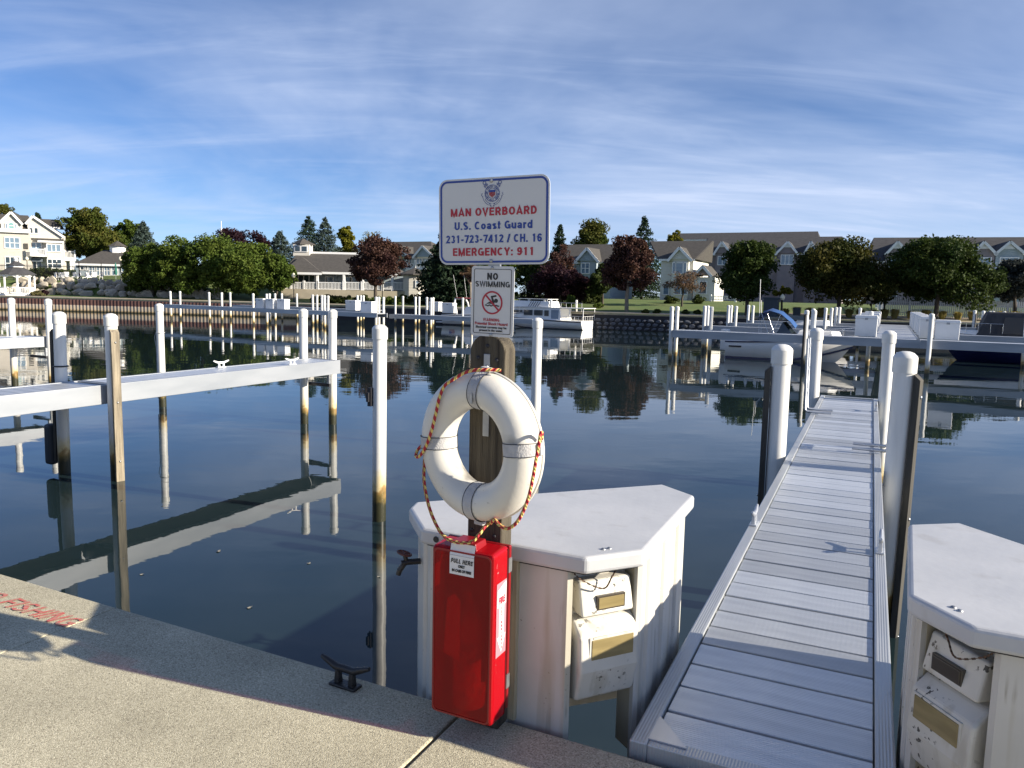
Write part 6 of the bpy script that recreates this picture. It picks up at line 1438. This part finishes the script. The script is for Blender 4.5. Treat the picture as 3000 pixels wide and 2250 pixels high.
conifer('spruce_tree', 'narrow spruce tip peeping out at the sign edge above the twiggy tree', 1636, 654, 850, 32, 112, 'spruce', 39)
tree('copper_tree', 'twiggy brown copper tree beside the sign edge', 1640, 712, 860, 872, 62, 90, 'copper', 40, nclump=70, per=60, lsz=.26)
tree('maple_tree', 'tall maple turning yellow on one side above the gabled house', 1730, 640, 770, 870, 72, 108, 'rust', 41, nclump=120, per=90)
conifer('spruce_tree', 'shapely dark spruce above the copper maple', 1880, 632, 850, 52, 108, 'spruce', 42)
tree('copper_maple', 'copper maple with pale forked trunk standing on the waterside lawn', 1836, 690, 862, 908, 94, 73, 'copper', 43, nclump=130, per=95, lsz=.27, bark=m_barkl, flat=.9, tr=.17)
tree('maple_tree', 'green tree in the shade beside the copper maple', 1765, 772, 868, 890, 48, 79, 'shrub', 44, nclump=60, per=80)
tree('copper_tree', 'dark shaded copper tree behind the trawler', 1640, 780, 878, 885, 95, 80, 'purple', 45, nclump=90, per=80, lsz=.28, flat=.9)
tree('birch_tree', 'reddish birch with bare leaning stems beside the no swimming sign', 1378, 770, 830, 880, 34, 74, 'twig', 46, nclump=24, per=40, lsz=.2, bark=m_barkl)
tree('pale_tree', 'small pale yellow treetop beyond the long roof', 1975, 674, 720, 870, 26, 128, 'yellow', 47, nclump=30, per=50)
tree('weeping_crab', 'sparse pinkish weeping tree in front of the white house', 1998, 790, 858, 886, 62, 80, 'twig', 48, nclump=70, per=26, lsz=.16, flat=.5)
tree('dark_maple', 'dark round maple between the white house and the kiosk', 2188, 702, 884, 920, 120, 68, 'maple', 49, nclump=150, per=110, lsz=.27, flat=.8)
tree('dark_maple', 'wide dark maple with orange-brown top beside the picket fence', 2455, 704, 888, 928, 158, 66.5, 'gold', 50, nclump=190, per=120, lsz=.27, flat=.8)
tree('dark_maple', 'broad green maple standing in front of the picket fence', 2740, 684, 900, 938, 156, 64.5, 'maple', 51, nclump=190, per=120, lsz=.27, flat=.85)
tree('grey_tree', 'grey-green tree beside the blue parasol and the condominium wing', 2970, 758, 895, 930, 82, 66, 'gray', 52, nclump=110, per=90, lsz=.26, flat=.9)
tree('yellow_sapling', 'small bright yellow-green sapling beside the kiosk', 2290, 838, 868, 905, 30, 72, 'yellow', 53, nclump=30, per=50, lsz=.2)
tree('dark_maple', 'dark green tree filling the gap beside the sign behind the cruiser', 1565, 735, 872, 884, 70, 94, 'shrub', 54, nclump=110, per=80, lsz=.30, flat=.9)
tree('maple_tree', 'green tree mostly hidden behind the rescue sign', 1470, 690, 868, 884, 85, 100, 'green', 55, nclump=110, per=80, lsz=.32, flat=.8)
# shrubs, hedges
def shrub(px, base, hw, h, D, leaf, label, seed, group=None, name='shrub'):
    p = at(px, base, D); p.z = terr(p.x, p.y); t = thing(name, label, 'shrub', p, 0, group); rx = hw*D/F_PX; rz = h*D/F_PX
    C, cl_, rng = crown_round(seed, rx, rz*.62, .2, 40, 60, flat=.7, cr=.34); V, F = quads(C, rng, .18); V[:, 2] += rz*.42; obj('foliage', np_mesh('foliage', V, F, lf[leaf]), t)
    MB().tube([(0, 0, -.2), (0, 0, rz*.6)], [.06, .02], 6).build('stem', m_bark, t)
shrub(1672, 888, 17, 42, 76, 'green', 'egg-shaped evergreen shrub on the lawn behind the trawler', 60)
for i, px in enumerate((1105, 1135, 1165)): shrub(px, 866, 22, 22, 82, 'green', 'clipped green shrub below the porch railing', 61+i, 'hedge below the porch')
for i, px in enumerate((1182, 1205, 1228)): shrub(px, 866, 15, 26, 84, 'yellow' if i == 2 else 'green', 'rounded shrub by the clubhouse bay', 65+i, 'shrubs by the clubhouse bay')
for i, px in enumerate((930, 962, 995, 1028, 1060)): shrub(px, 872, 24, 24, 83, 'shrub', 'dark shrub in the shade of the porch', 70+i, 'dark shrubs along the porch')
for i, px in enumerate((95, 120, 145, 170, 190)): shrub(px, 806, 22, 30, 101, 'shrub', 'dark clipped hedge in front of the cream condominium', 80+i, 'hedge of the cream condominium')
for i, px in enumerate((105, 118)): shrub(px, 862, 14, 14, 90.5, 'pale', 'tan grass clump beside the gazebo', 86+i, 'tan clumps by the gazebo')
shrub(130, 855, 14, 16, 91.5, 'purple', 'dark red shrub at the boulder wall', 88)
for i, px in enumerate((385, 410, 440, 470)): shrub(px, 836, 24, 36, 93, 'shrub', 'dark shrub in front of the pool house corner', 90+i, 'dark shrubs by the pool house')
for i, px in enumerate((1560, 1600, 1720, 1752, 1965, 2045)): shrub(px, 884, 22, 24, 84, 'shrub', 'dark foundation shrub under the lakeside houses', 100+i, 'foundation shrubs')
for i, (px, hw, h) in enumerate(((1545, 40, 70), (1610, 44, 62), (1668, 40, 66), (1722, 38, 56), (1440, 44, 52))): shrub(px, 888, hw, h, 83+i*.7, 'dark', ['tall dark bush behind the cruiser bow', 'wide dark bush behind the trawler deckhouse', 'dark bush behind the egg-shaped shrub', 'dark bush below the gabled house', 'dark bush hidden behind the no swimming sign'][i], 130+i)
for i, px in enumerate((1893, 1925, 2008, 2045)): shrub(px, 918, 11, 12, 69, 'shrub', 'low dark shrub at the lawn edge above the stone seawall', 110+i, 'low shrubs at the lawn edge')
shrub(1755, 880, 16, 12, 78, 'green', 'low round bush beyond the trawler awning', 116)
# ornamental grasses in the planting bed: one clump, copied
rng = np.random.default_rng(9); nbl = 240; a = rng.uniform(0, 6.283, nbl); l = rng.uniform(.0, .18, nbl); b0 = np.stack([l*np.cos(a), l*np.sin(a), np.zeros(nbl)], 1)
sp_ = rng.uniform(.15, .55, nbl); hh = rng.uniform(.55, .95, nbl); m1 = b0+np.stack([sp_*.45*np.cos(a), sp_*.45*np.sin(a), hh*.75], 1); tp_ = b0+np.stack([sp_*np.cos(a), sp_*np.sin(a), hh*.8], 1)
wd = np.stack([-np.sin(a), np.cos(a), 0*a], 1)*.022
V = np.stack([b0-wd, b0+wd, m1+wd, m1-wd, m1-wd, m1+wd, tp_+wd*.2, tp_-wd*.2], 1).reshape(-1, 3); F = np.arange(8*nbl).reshape(-1, 4)
m_grass = leaf_mat('tan_ornamental_grass', (.26, .22, .06), (.38, .31, .13), 2); gme = np_mesh('blades', V, F, m_grass)
GG = 'ornamental grass clumps in the planting bed'; rn = random.Random(2); xx = 24.5
while xx < 44:
    y = shore_y(xx)+5.2+rn.uniform(-.3, .3); t = thing('ornamental_grass', 'tan ornamental grass clump in the bed before the picket fence', 'grass clump', (xx, y, terr(xx, y)), rn.uniform(0, 6), GG); k = rn.uniform(.9, 1.25); t.scale = (k, k, k); obj('blades', gme, t)
    MB().lathe([(.17, -.05), (.12, .05), (0, .07)], 8).build('root_crown', m_bark, t); xx += rn.uniform(.85, 1.25)
# a band of far woodland closing the horizon
def woodland():
    rng = np.random.default_rng(77); C = []
    for i in range(260):
        x = rng.uniform(-420, 420); y = 250+rng.uniform(0, 60)-.12*x; r = rng.uniform(5, 9); h = rng.uniform(9, 15)
        o = rng.normal(size=(90, 3)); o /= np.linalg.norm(o, axis=1)[:, None]; C.append(np.array([x, y, 4+h*.5])+o*np.array([r, r, h*.55])*rng.uniform(.4, 1, size=(90, 1))**.4)
    V, F = quads(np.concatenate(C), rng, 1.3); return tag(obj('woodland', np_mesh('woodland', V, F, lf['maple'])), 'distant belt of dark green woodland along the horizon', 'woodland', kind='stuff')
woodland()
# leaves adrift on the harbour
m_flo = mat('pale_floating_leaf', (.20, .19, .16), rough=.7); rn = random.Random(8)
lfm = MB(); lfm.add([(0.045*math.cos(a)*(1+.3*math.cos(3*a)), .03*math.sin(a), .004+.004*math.cos(2*a)) for a in np.linspace(0, 6.283, 10)[:-1]], [tuple(range(9))]); lfme = lfm.mesh('floating_leaf', m_flo)
for px, py in ((640, 1615), (730, 1780), (415, 1683), (1110, 1690), (905, 1650)):
    p = gp(px, py, .004); o = obj('floating_leaf', lfme, None, p); o.rotation_euler = (0, 0, rn.uniform(0, 6)); k = rn.uniform(.4, .7); o.scale = (k, k, 1); tag(o, 'pale leaf adrift on the dark water by the quay', 'leaf', 'leaves adrift by the quay')
